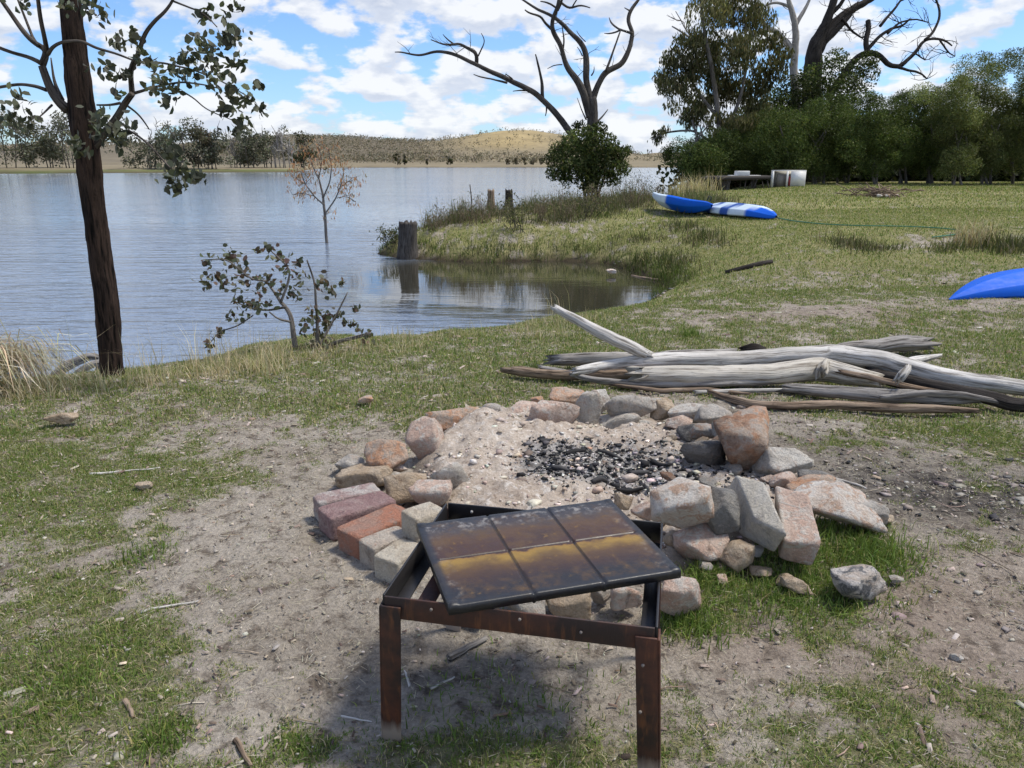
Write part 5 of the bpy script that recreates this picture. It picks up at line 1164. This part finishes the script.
for k_, (px, py, r) in enumerate(((470,214,13),(486,212,15),(540,212,14),(556,206,15),(450,216,12),(600,200,13),(632,197,14),(655,196,13),(436,222,11),(570,214,11))):
    b = on_ground(px, py+r*.7); t = thing('weed_bush', 'wiry brown weed bush among the rank weeds of the point', 'bush', b, 'wiry weed bushes on the point'); g = Geo(); k = pxm(b)*r; tp = []
    for _ in range(16): twigs(g, b+np.array([random.gauss(0, .16), random.gauss(0, .16), -.02]), (random.gauss(0, .35), random.gauss(0, .35), 1), k*random.uniform(1.0, 1.9), .006, 1, tp, .25, (2, 3))
    obj('stem', g.out(), M['brown_drift'], t); g = Geo(); tp = np.array(tp); n = 300
    q = tp[rng.integers(0, len(tp), n)]+rng.normal(size=(n, 3))*k*.16
    V, F, cc = leaves(q, .06*rng.uniform(.5, 1.3, n), .016, jitter(pick([(.19,.16,.11),(.13,.11,.075),(.11,.12,.055),(.26,.22,.15)], (3,3,2,1), n), n, .2), np.array([0, 0, .9]), .7); g.add(V, [F], cc); obj('foliage', g.out(), M['leaf'], t)

# --- right-hand grove
def pick_tree(name, label, cat, px, py_base, Y, lobes, n, size, cols, p, trunks, bark, axis=None, asp=.6, thin=.36, grp=None, dY=.9, spread=1.0, shell=.38):
    b = at_y(px, py_base, Y); b[2] = tz(b[0], b[1]); t = thing(name, label, cat, b, grp); s = pxm(b); g = Geo()
    for k, (pl, r) in enumerate(trunks):
        P = pxline(pl, Y, np.linspace(0, random.uniform(-.5, .5), len(pl))); P[0, 2] = b[2]-.1 if k == 0 else P[0, 2]; limb(g, P, np.array(r)*s, 8, .15, k+int(px), .12, .03)
    obj('trunk', g.out(), M[bark], t, smooth=True)
    if lobes:
        g = Geo(); V, F, cc = crown(lobes_px(lobes, Y, dY), n, size, cols, p, axis, spread, asp, shell, thin); g.add(V, [F], cc); obj('crown', g.out(), M['leaf'], t)
    return t
GUM = [(.11,.11,.048),(.155,.14,.065),(.072,.08,.032),(.20,.175,.09)]
pick_tree('weeping_gum_tree', 'tall gum tree with thin drooping olive foliage at the left of the right-hand grove', 'tree', 722, 190, 34, [(708,12,24),(735,8,26),(755,22,22),(690,45,20),(672,62,14),(665,85,12),(682,88,20),(712,52,26),(742,52,24),(765,55,18),(700,108,20),(728,88,24),(752,92,20),(690,120,14),(745,118,16),(775,40,12),(720,125,16),(672,108,10),(655,138,9),(648,150,6),(664,132,7),(668,155,6),(768,75,20),(782,58,14),(758,112,16),(662,78,10),(690,68,18),(712,75,20),(735,128,16),(712,-15,20),(740,-18,20)],
   34000, .20, GUM, (4,4,3,2), [([(724,195),(721,150),(718,110),(712,70),(704,30),(700,-5)],[3.4,3,2.6,2.2,1.6,1]),([(722,140),(740,100),(748,60),(745,20)],[2,1.6,1.3,.8]),([(720,120),(700,95),(685,70),(678,55)],[1.6,1.3,1,.7]),([(721,150),(695,130),(665,132),(652,140)],[1.4,1.1,.9,.5]),([(705,160),(698,140),(692,120)],[1.6,1.3,1])], 'grey_bark', np.array([.0, 0, -1.9]), .30, .43, dY=1.4, spread=.6, shell=.5)
pick_tree('bushy_tree', 'dark rounded tree behind the foot of the white dead trunk', 'tree', 775, 190, 37, [(770,110,26),(795,95,24),(752,120,20),(815,80,20),(840,95,26),(860,75,20),(780,130,24),(810,115,26),(835,60,14),(760,140,20),(730,150,18),(868,60,12)], 22000, .13, DG, (4,3,1.5,3), [([(775,192),(778,140),(782,100)],[3,2.4,1.6])], 'dark_dead', None, .5, .34, dY=1.2)
# dead trees above the grove
b = at_y(798, 190, 36.5); b[2] = tz(b[0], b[1]); t = thing('dead_tree', 'bleached white dead trunk rising out of the right-hand grove', 'dead tree', b, 'dead trees above the grove'); s = pxm(b); g = Geo()
def c6(L): return [(640+x*.375, y*.375) for x, y in L]
for k, (pl, r, dy) in enumerate([([(425,500),(418,330),(415,250),(408,190),(412,150),(416,100),(414,60),(405,30),(398,10),(390,-30)],[12,11,10.5,10,9.5,8.5,8,7,6,4],0),([(414,70),(430,40),(445,15),(460,-20)],[6,5,4,3],.2),([(408,150),(395,120),(375,95),(350,75),(330,82),(300,95),(275,108),(250,122),(215,118),(180,108),(150,110),(125,95),(100,78),(85,70)],[8,7,6.5,6,6,6,5.5,5,4,3.5,3,2.5,2,1.5],-.4),([(345,75),(320,50),(290,35),(262,22)],[4,3,2.5,1.5],-.4),([(405,130),(390,105),(372,95)],[6,5,4],0),([(400,20),(380,10),(350,5),(330,20)],[4,3.5,3,2],.2),([(150,110),(125,85),(110,55),(95,30)],[2,1.6,1.3,1],-.5)]):
    pl = c6(pl); limb(g, pxline(pl, 36.5, np.linspace(0, dy, len(pl))), np.array(r)*.375*s, 10, .16, 130+k, .14, .05)
    if k: P = pxline(pl, 36.5, np.linspace(0, dy, len(pl))); [twigs(g, P[random.randint(1, len(P)-1)], (random.gauss(0, 1), random.gauss(0, .6), random.gauss(.1, .6)), random.uniform(.5, 1.1), .018, 1, [], .5, (1, 3)) for _ in range(4)]
obj('trunk', g.out(), M['white_bark'], t, smooth=True)
b = at_y(812, 190, 37.5); b[2] = tz(b[0], b[1]); t = thing('dead_tree', 'big dark dead tree with crooked bare limbs over the right-hand grove', 'dead tree', b, 'dead trees above the grove'); g = Geo(); s = pxm(b)
for k, (pl, r, dy) in enumerate([([(455,500),(455,330),(457,230),(462,170),(467,125),(480,90),(497,65),(508,30),(520,-10),(525,-60)],[28,26,24,22,19,14.5,12,10.5,9,7],0),([(475,135),(500,90),(520,60),(545,40),(575,20),(610,0),(650,-30),(690,-60)],[13.5,12.5,11,10,9.5,8.5,7,6],.6),([(490,110),(515,85),(545,55),(560,35)],[10,10,9,8],.3),
  ([(500,260),(540,205),(560,175),(580,152),(605,140),(625,140),(640,150),(660,172),(690,180),(715,160),(740,135),(750,115),(762,105),(790,103),(815,108),(832,122)],[11,9.5,8.5,7.8,7,7,6.5,6,5.6,5,4.5,4,3.6,3.2,2.5,1.7],.9),([(760,106),(780,90),(795,60),(800,35),(795,10),(780,-15)],[4,3.5,3,3,2.5,2],.9),([(690,180),(720,188),(750,195),(765,210)],[4,3,2.5,1.5],.7),([(560,178),(550,200),(530,215)],[5,4,3],.3),([(640,70),(660,45),(680,25),(690,5),(710,-10)],[4,3.5,3,2.5,2],.4),([(610,150),(600,110),(610,80),(608,55)],[7,6.8,6.4,6],.5),([(600,140),(640,95),(670,75),(700,70),(720,50)],[5,4,3.5,3,2],.6),([(700,175),(720,150),(730,140),(745,150),(760,160)],[3,2.5,2.2,2,1.4],.8),([(540,50),(560,80),(590,100)],[4,3,2],.4),([(505,40),(530,20),(548,-10)],[6,5,4],-.2),([(660,90),(690,60),(730,50),(770,60)],[3,2.5,2,1.2],.8),([(800,108),(822,140),(840,150)],[2.5,2,1],1)]):
    pl = c6(pl); P = pxline(pl, 37.5, np.linspace(0, dy, len(pl))); limb(g, P, np.array(r)*.375*s, 10, .18, 150+k, .14, .06)
    if k:
        for _ in range(5): twigs(g, P[random.randint(1, len(P)-1)], (random.gauss(0, 1), random.gauss(0, .6), random.gauss(.2, .6)), random.uniform(.5, 1.3), .02, 1, [], .55, (1, 3))
obj('trunk', g.out(), M['dark_dead'], t, smooth=True)
# the row of wattles: outline heights along the row
OUT = [(690,142),(715,132),(740,120),(762,112),(785,104),(810,92),(840,86),(868,84),(895,90),(918,96),(940,84),(962,64),(985,54),(1005,52),(1030,44),(1070,40),(1120,46)]
def outl(x): return float(np.interp(x, [a for a, _ in OUT], [b for _, b in OUT]))
TOP = {}
for k, px in enumerate([697,728,757,786,816,845,874,903,931,958,986,1014,1046,1085]):
    Y = 32.5+(k % 3)*.9+random.uniform(-.3, .3)-(.6 if px > 930 else 0); top = outl(px)+random.uniform(-3, 6); lo = []
    hgt = 182-top
    for _ in range(40):
        v = random.random()**.9; yy = top+9+v*(hgt-20); wd = 21*(1-.35*abs(2*v-.8))
        lo.append((px+random.gauss(0, 1)*wd*.75, yy, random.uniform(9, 16)))
    lo += [(px+random.uniform(-9, 9), top+random.uniform(4, 10), random.uniform(4, 7)) for _ in range(5)]
    tr = []
    for _ in range(random.randint(2, 4)):
        x0 = px+random.uniform(-7, 7); tr.append(([(x0, 191), (x0+random.uniform(-5, 5), 172), (x0+random.uniform(-9, 9), 150), (px+random.uniform(-14, 14), 125)], [1.5, 1.2, 1.0, .6]))
    right = px > 945
    lab = 'tallest bushy grey-green wattles at the right edge of the grove' if right else 'dark bushy wattle in the unbroken row behind the grass'
    cols = [(.115,.14,.048),(.155,.17,.06),(.078,.10,.034),(.19,.195,.08)] if right else [(.072,.105,.03),(.10,.135,.038),(.145,.165,.05),(.05,.074,.023)]
    pick_tree('wattle_tree', 'tall bushy grey-green wattle at the right end of the grove' if right else 'dark bushy wattle in the unbroken row behind the grass', 'tree', px, 190, Y, lo, 30000, .085, cols, (4,3,2,2), tr, 'grey_bark', np.array([0, 0, .3]), .36, .33, grp='wattles of the right-hand grove' if not right else 'tall wattles at the right end', dY=.9)
# back scrub added to block light, shade painted into colour, no single plant readable
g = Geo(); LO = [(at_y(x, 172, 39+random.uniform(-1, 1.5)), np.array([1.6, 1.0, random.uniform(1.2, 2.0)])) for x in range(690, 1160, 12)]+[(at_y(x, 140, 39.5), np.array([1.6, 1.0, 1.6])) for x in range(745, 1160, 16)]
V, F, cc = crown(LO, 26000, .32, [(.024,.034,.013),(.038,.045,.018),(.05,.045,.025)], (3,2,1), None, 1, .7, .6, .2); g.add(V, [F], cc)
stuff(obj('light_block_scrub', g.out(), M['leaf']), 'dark leafy scrub added to block light between and behind the trunks of the grove', 'light_block_scrub')

# ---------------------------------------------------------------- things in front of the grove
def bx(g, c, dx, dy, dz, ax, ay, col=None): V, F = box(c, dx, dy, dz, ax, ay); g.add(V, [F], col)
Yc = 30.5; b = at_y(788, 192, Yc); b[2] = tz(b[0], b[1]); s = pxm(b); zt = at_y(788, 171, Yc)[2]-b[2]
cab = thing('old_cabinet', 'old white metal cabinet with an open front standing before the grove', 'cabinet', b)
fa = unit(np.array([1, -.25, 0])); fb = np.array([.25, 1, 0])/np.linalg.norm([.25, 1]); h = zt
w1 = 32*s; dp = .55; fc = b+fa*0-fb*0; t_ = .035
def cbx(nm, m, u0, u1, v0, v1, z0, z1):
    c = b+fa*((u0+u1)/2)+fb*((v0+v1)/2)+UZ*((z0+z1)/2); g = Geo(); bx(g, c, u1-u0, v1-v0, z1-z0, fa, fb); obj(nm, g.out(), M[m], cab)
L0, L1 = -w1*.52, w1*.48; mid = w1*.04
cbx('back_panel','white_paint', L0, L1, dp-t_, dp, 0, h); cbx('side_panel','white_paint', L0, L0+t_, .002, dp-t_-.002, 0, h-.003); cbx('side_panel','white_paint', L1-t_, L1, .002, dp-t_-.002, 0, h-.003)
cbx('top_panel','white_paint', L0-.01, L1+.01, -.012, dp+.01, h, h+.03); cbx('door','white_paint', mid, L1, -.02, 0, .02, h-.004)
cbx('frame_post','white_paint', L0+.002, L0+.07, -.018, 0, 0, h-.002); cbx('frame_post','white_paint', mid-.16, mid-.09, -.016, 0, 0, h-.002); cbx('frame_post','red_rag', mid-.07, mid-.004, -.014, 0, .05, h-.2)
cbx('inner_panel','grey_panel', L0+t_+.16, mid-.19, .10, .13, .03, h*.8); cbx('shelf','dark_inside', L0+t_+.002, L1-t_-.002, .14, dp-t_-.003, .02, .05)
Yt = 30.0; b = at_y(738, 192, Yt); b[2] = tz(b[0], b[1]); tb = thing('old_table', 'long low dark table with splayed legs, left of the white cabinet', 'table', b)
g = Geo(); tl, tr_ = at_y(705, 178, Yt), at_y(771, 177, Yt); zt = tl[2]
prof = np.array([(705,178.6),(712,176.2),(740,175.6),(771,175.6),(771,179),(735,180.6),(715,180)]); top = []
V = np.concatenate([[at_y(x, y, Yt-.35) for x, y in prof], [at_y(x, y, Yt-.35)+np.array([0, .9, 0]) for x, y in prof]]); n = len(prof); k = np.arange(n); k2 = (k+1) % n
g.add(V, [np.stack([k, k2, n+k2, n+k], 1), np.array([list(range(n))[::-1]]), np.array([list(range(n, 2*n))])]); obj('tabletop', g.out(), M['dark_board'], tb)
for (x0, x1) in ((744,742),(755,749),(722,724),(765,768)):
    for dy in (-.25, .4):
        V, F, tc = tube([at_y(x0, 180, Yt)+[0, dy, 0], np.array([*at_y(x1, 191, Yt)[:2]+[0, dy], b[2]-.03])], [.022, .022], 6); g = Geo().add(V, F, None, tc); obj('leg', g.out(), M['dead_wood'], tb)
g = Geo(); c = at_y(742, 173.3, Yt); bx(g, c, .48, .4, .17, (1,0,0), (0,1,0)); tag(obj('white_box', bevel_box(c, .48, .4, .17, (1,0,0), (0,1,0), b=.015), M['white_paint'], loc=c-UZ*.08), 'small white box standing on the long dark table', 'box')
c = at_y(744, 175.6, Yt); tag(obj('white_sheet', bevel_box(c, 1.15, .4, .03, (1,0,.0), (0,1,0), b=.008), M['white_paint'], loc=c-UZ*.02), 'flat pale panel lying on the long dark table under the white box', 'panel')
# pile of rubble and brush
pr = on_ground(880, 197); tp = thing('brush_pile', 'small heap of dead brush and pale rubble on the grass before the grove', 'brush pile', pr)
g = Geo()
for _ in range(60):
    c = pr+np.array([random.gauss(0, .4), random.gauss(0, .25), random.uniform(0, .22)]); d = unit(np.array([random.gauss(0, 1), random.gauss(0, .6), random.gauss(0, .25)]))*random.uniform(.15, .45)
    V, F, tc = tube([c-d, c+d], [.016, .009], 5); g.add(V, F, None, tc)
obj('branches', g.out(), M['brown_drift'], tp)
for q_ in range(9):
    c = pr+np.array([random.gauss(.12, .35), random.gauss(-.12, .18), .05]); w_ = random.uniform(.10, .24)
    obj('rubble', (rock_shape(900+q_, V=IV2)*np.array([w_, w_*.8, w_*.55])*.5+c, IF2), M[('rock_pale', 'rock_tan', 'rock_white')[q_ % 3]], tp, smooth=True)
# hose and pipe on the grass
pl = [(776,219),(790,222),(815,225),(845,227),(880,227.5),(915,228),(945,230),(962,231),(968,234),(950,237),(932,239)]
P = np.array([on_ground(*p) for p in pl]); P[:, 2] += .03; V, F, tc = tube(P, np.full(len(P), .011), 6, step=.2)
V[:, 2] = np.maximum(V[:, 2], 0*V[:, 2]+terrain(V[:,0], V[:,1])+.01)
tag(obj('garden_hose', Geo().add(V, F, None, tc).out(), M['hose'], loc=P[0]), 'thin green hose trailing across the grass from the striped kayak', 'hose')
P = np.array([on_ground(*p) for p in ((725,274),(740,271),(757,266.5),(772,263.5))]); P[:, 2] += .03; V, F, tc = tube(P, [.022,.035,.04,.03], 8, .2, 4, step=.1)
tag(obj('black_branch', Geo().add(V, F, None, tc).out(), M['dark_dead'], loc=P[1]), 'thin blackened branch lying on the slope below the kayaks', 'branch')
P = np.array([on_ground(*p) for p in ((632,277),(645,280),(660,281))]); P[:, 2] += .02; V, F, tc = tube(P, [.03,.035,.02], 8, .2, 5, step=.1)
tag(obj('driftwood_stick', Geo().add(V, F, None, tc).out(), M['brown_drift'], loc=P[1]), 'small brown stick lying on the inner bank of the inlet', 'stick')

# ---------------------------------------------------------------- far shore trees
def far_tree(name, label, px, py0, py1, w, cols, Y, grp, dead=False, n=520):
    b = at_y(px, py0, Y); z = hill_z(np.array([b[0]]), np.array([b[1]]))[0][0]; b = np.array([b[0], Y, z]); s = Y/CP/FPX*.93; w = w*(1.45 if not dead and Y < 230 else 1)
    H = (py0-py1)*s; Wd = w*s/2; t = thing(name, label, 'tree', b, grp); g = Geo(); tips = []
    lo = []
    for k in range(random.randint(2, 3) if not dead else random.randint(1, 2)):
        x = random.uniform(-.25, .25)*Wd; P = np.array([b+[x, 0, -.5], b+[x*1.4, 0, H*.3], b+[x*2+random.gauss(0, Wd*.2), 0, H*.75]]); V, F, tc = tube(P, np.array([.14, .11, .06]), 6, .1, k); g.add(V, F, None, tc); tips.append(P[-1])
        for _ in range(7 if dead else 2): twigs(g, P[1]*random.uniform(0, .8)+P[2]*0 if False else P[1]+(P[2]-P[1])*random.random(), (random.gauss(0, .5), random.gauss(0, .5), 1), H*.35, .14, 1, tips, .3, (1, 3), 4)
    obj('trunk', g.out(), M['white_bark' if dead else 'grey_bark'], t)
    if not dead:
        lobes = [(b+np.array([random.gauss(0, .42)*Wd, random.gauss(0, .4)*Wd, H*random.uniform(.34, .92)]), np.array([1, 1, .8])*Wd*random.uniform(.24, .44)) for _ in range(15)]+[(b+np.array([random.uniform(-.8, .8)*Wd, 0, H*random.uniform(.14, .34)]), np.array([.32, .32, .28])*Wd) for _ in range(6)]
        g = Geo(); V, F, cc = crown(lobes, n*3, .60, cols, (3,3,2), np.array([0,0,-.5]), .9, .6, .5, .27); g.add(V, [F], cc); obj('crown', g.out(), M['far_leaf'], t)
    return t
FG1 = [(.14,.142,.10),(.105,.11,.072),(.18,.178,.13)]; FD = [(.035,.045,.016),(.05,.055,.02),(.075,.05,.028)]; FB = [(.16,.13,.085),(.12,.105,.065),(.10,.10,.055)]
for px, top, w, cols, Y in ((-22,100,60,FG1,172),(8,104,52,FG1,178),(33,122,34,FG1,182),(52,128,34,FG1,185),(72,118,40,FG1,181),(150,131,36,FG1,185),(170,126,40,FG1,183),(192,124,36,FG1,186),(208,131,24,FB,186),(218,130,26,FG1,186),(252,134,24,FG1,196),(268,131,30,FG1,200),(246,142,16,FG1,205)):
    far_tree('gum_tree', 'grey-green gum tree in the line along the left far shore', px, 171, top, w, cols, Y, 'gum trees along the left far shore')
far_tree('dark_tree', 'round very dark green tree on the far shore behind the drowned sapling', 303, 169, 135, 34, FD, 232, None, n=420)
far_tree('dark_tree', 'brown-tinged tree beside the round very dark tree on the far shore', 322, 169, 142, 24, FB, 240, None)
for px, top in ((232,136),(236,143),(241,138),(282,132),(287,138),(277,142),(205,136),(291,143)):
    far_tree('dead_gum_tree', 'bare whitish dead tree standing among the gums on the far shore', px, 170, top, 14, None, 198, 'dead white trees on the far shore', True)
for px, top, w, lab in ((397,156,9,'small dark round tree alone on the far paddock, the largest of a few'),(405,158,5,'tiny dark tree just right of the small dark round paddock tree'),(427,161,3,'tiny lone tree speck on the far paddock'),(450,159,7,'small dark tree at the water edge of the far paddock, below the hill')):
    far_tree('paddock_tree', lab, px, 168, top, w, FD, 400, None, n=140)
for px, w in ((508,5),(516,7),(524,8),(533,7),(541,5)):
    far_tree('paddock_tree', 'low dark shrubby tree in the clump right of the paddock, below the golden hill', px, 167.5, 160.5, w, FB, 410, 'clump of low trees below the hill', n=120)
# scrubby woodland on the hills, read as one mass
N = 56000; tx = rng.uniform(-.80, .28, N); r = np.sqrt(rng.uniform(430**2, 1250**2, N)); y = r/np.sqrt(1+tx*tx); x = tx*y; z, e, px, r = hill_z(x, y)
dens = .50*sstep(470, 425, px)*sstep(560, 680, r)+.75*np.exp(-((r-600)/55)**2)*sstep(585, 540, px)+.10*sstep(620, 760, r)+.14*sstep(7, 16, fbm2(x*.02, y*.02, 3, 3)*22)*sstep(560, 480, px)*sstep(480, 560, r)*.5
dens = dens*(.35+1.3*fbm2(x*.013, y*.013, 3, 13)); k = dens > rng.uniform(0, 1, N)*1.3; x, y, z = x[k], y[k], z[k]; m = len(x)
q = 7; hh = rng.uniform(1.5, 4.6, m); C = np.repeat(np.stack([x, y, z+hh*.5], 1), q, 0)+rng.normal(size=(m*q, 3))*np.repeat(np.stack([hh*.30, hh*.30, hh*.26], 1), q, 0)
G = Geo(); V, F, cc = leaves(C, np.repeat(hh*.36, q)*rng.uniform(.5, 1.2, m*q), np.repeat(hh*.30, q), jitter(np.repeat(pick([(.245,.205,.15),(.20,.178,.125),(.27,.225,.165),(.17,.16,.11)], (4,3,3,2), m), q, 0), m*q, .15)); G.add(V, [F], cc)
stuff(obj('hill_woodland', G.out(), M['far_leaf']), 'grey-brown scrubby woodland over the far hills across the lake', 'woodland')

# ---------------------------------------------------------------- camera, sun, sky
cam = bpy.data.cameras.new('Camera'); co = bpy.data.objects.new('Camera', cam); COL.objects.link(co)
cam.sensor_width = 36; cam.lens = 36*FPX/1024; cam.clip_start = .05; cam.clip_end = 12000
co.location = (0, 0, CAM_H); co.rotation_euler = (PI/2-PITCH, 0, 0); scene.camera = co
SUN_EL, SUN_AZ = math.radians(62), math.radians(80)
sd = np.array([math.sin(SUN_AZ)*math.cos(SUN_EL), math.cos(SUN_AZ)*math.cos(SUN_EL), math.sin(SUN_EL)])
sl = bpy.data.lights.new('Sun', 'SUN'); sl.energy = 2.0; sl.angle = math.radians(10); sl.color = (1, .945, .85)
so = bpy.data.objects.new('Sun', sl); COL.objects.link(so)
from mathutils import Vector
so.rotation_euler = Vector(sd).to_track_quat('Z', 'Y').to_euler(); so.location = (0, 0, 30)
w = bpy.data.worlds.new('World'); scene.world = w; w.use_nodes = True; nt = w.node_tree; nt.nodes.clear()
class WB(NB):
    def __init__(s): s.t = nt; s.o = nt.nodes.new('ShaderNodeOutputWorld')
b = WB()
sky = b.add('TexSky', sky_type='NISHITA', sun_disc=False, sun_elevation=SUN_EL, sun_rotation=SUN_AZ, altitude=300, air_density=1.0, dust_density=.6, ozone_density=1.6)
d = b.add('TexCoord').outputs['Generated']; sp = b.add('SeparateXYZ', {0: d})
el = b.math('MAXIMUM', sp.outputs[2], 0.0); inv = b.math('DIVIDE', 1.0, b.math('ADD', el, .085))
plan = b.add('CombineXYZ', {0: b.math('MULTIPLY', sp.outputs[0], inv), 1: b.math('MULTIPLY', sp.outputs[1], inv), 2: b.math('MULTIPLY', sp.outputs[2], b.math('MULTIPLY', inv, 2.0))}).outputs[0]
def dens(off):
    v = b.vadd(plan, (off[0], off[1], off[2])); dd = b.vadd(b.vmul(d, (1, 1, 2.0)), (0, 0, off[2]*.22))
    big = b.noise(b.vadd(v, (3.3, 1.7, 0)), .55, 3, .5); mid = b.noise(v, 1.5, 5, .55); puf = b.noise(dd, 16.0, 8, .52)
    return b.math('ADD', b.math('ADD', b.math('MULTIPLY', big, .34), b.math('MULTIPLY', mid, .24)), b.math('MULTIPLY', puf, .76))
D0 = dens((0, 0, 0)); D1 = dens((0, 0, .14))
lowk = b.ramp(el, [(.0, .055), (.10, .02), (.30, .0)])
a = b.ramp(b.math('ADD', D0, lowk), [(.635, 0), (.718, 1)], 'EASE')
lit = b.ramp(b.math('ADD', b.math('SUBTRACT', D0, D1), .5), [(.44, 0), (.56, 1)])
thick = b.ramp(D0, [(.70, 0), (.86, 1)])
shade = b.mix(thick, (2.3, 2.48, 2.85), (1.75, 1.95, 2.4)); white = (3.15, 3.2, 3.3)
cl = b.mix(lit, shade, white)
skyc = b.mix(1.0, sky.outputs[0], (.35, .45, .60), 'MULTIPLY')
col = b.mix(b.math('MULTIPLY', a, .94), skyc, cl)
bg = b.add('Background', {'Color': col, 'Strength': .15}); nt.links.new(bg.outputs[0], b.o.inputs[0])
vs = scene.view_settings; vs.view_transform = 'Standard'; vs.look = 'None'; vs.exposure = 1.04; vs.gamma = 1.0; vs.use_curve_mapping = False
scene.render.engine = 'CYCLES'; scene.cycles.max_bounces = 6; scene.cycles.transparent_max_bounces = 4; scene.cycles.use_denoising = True
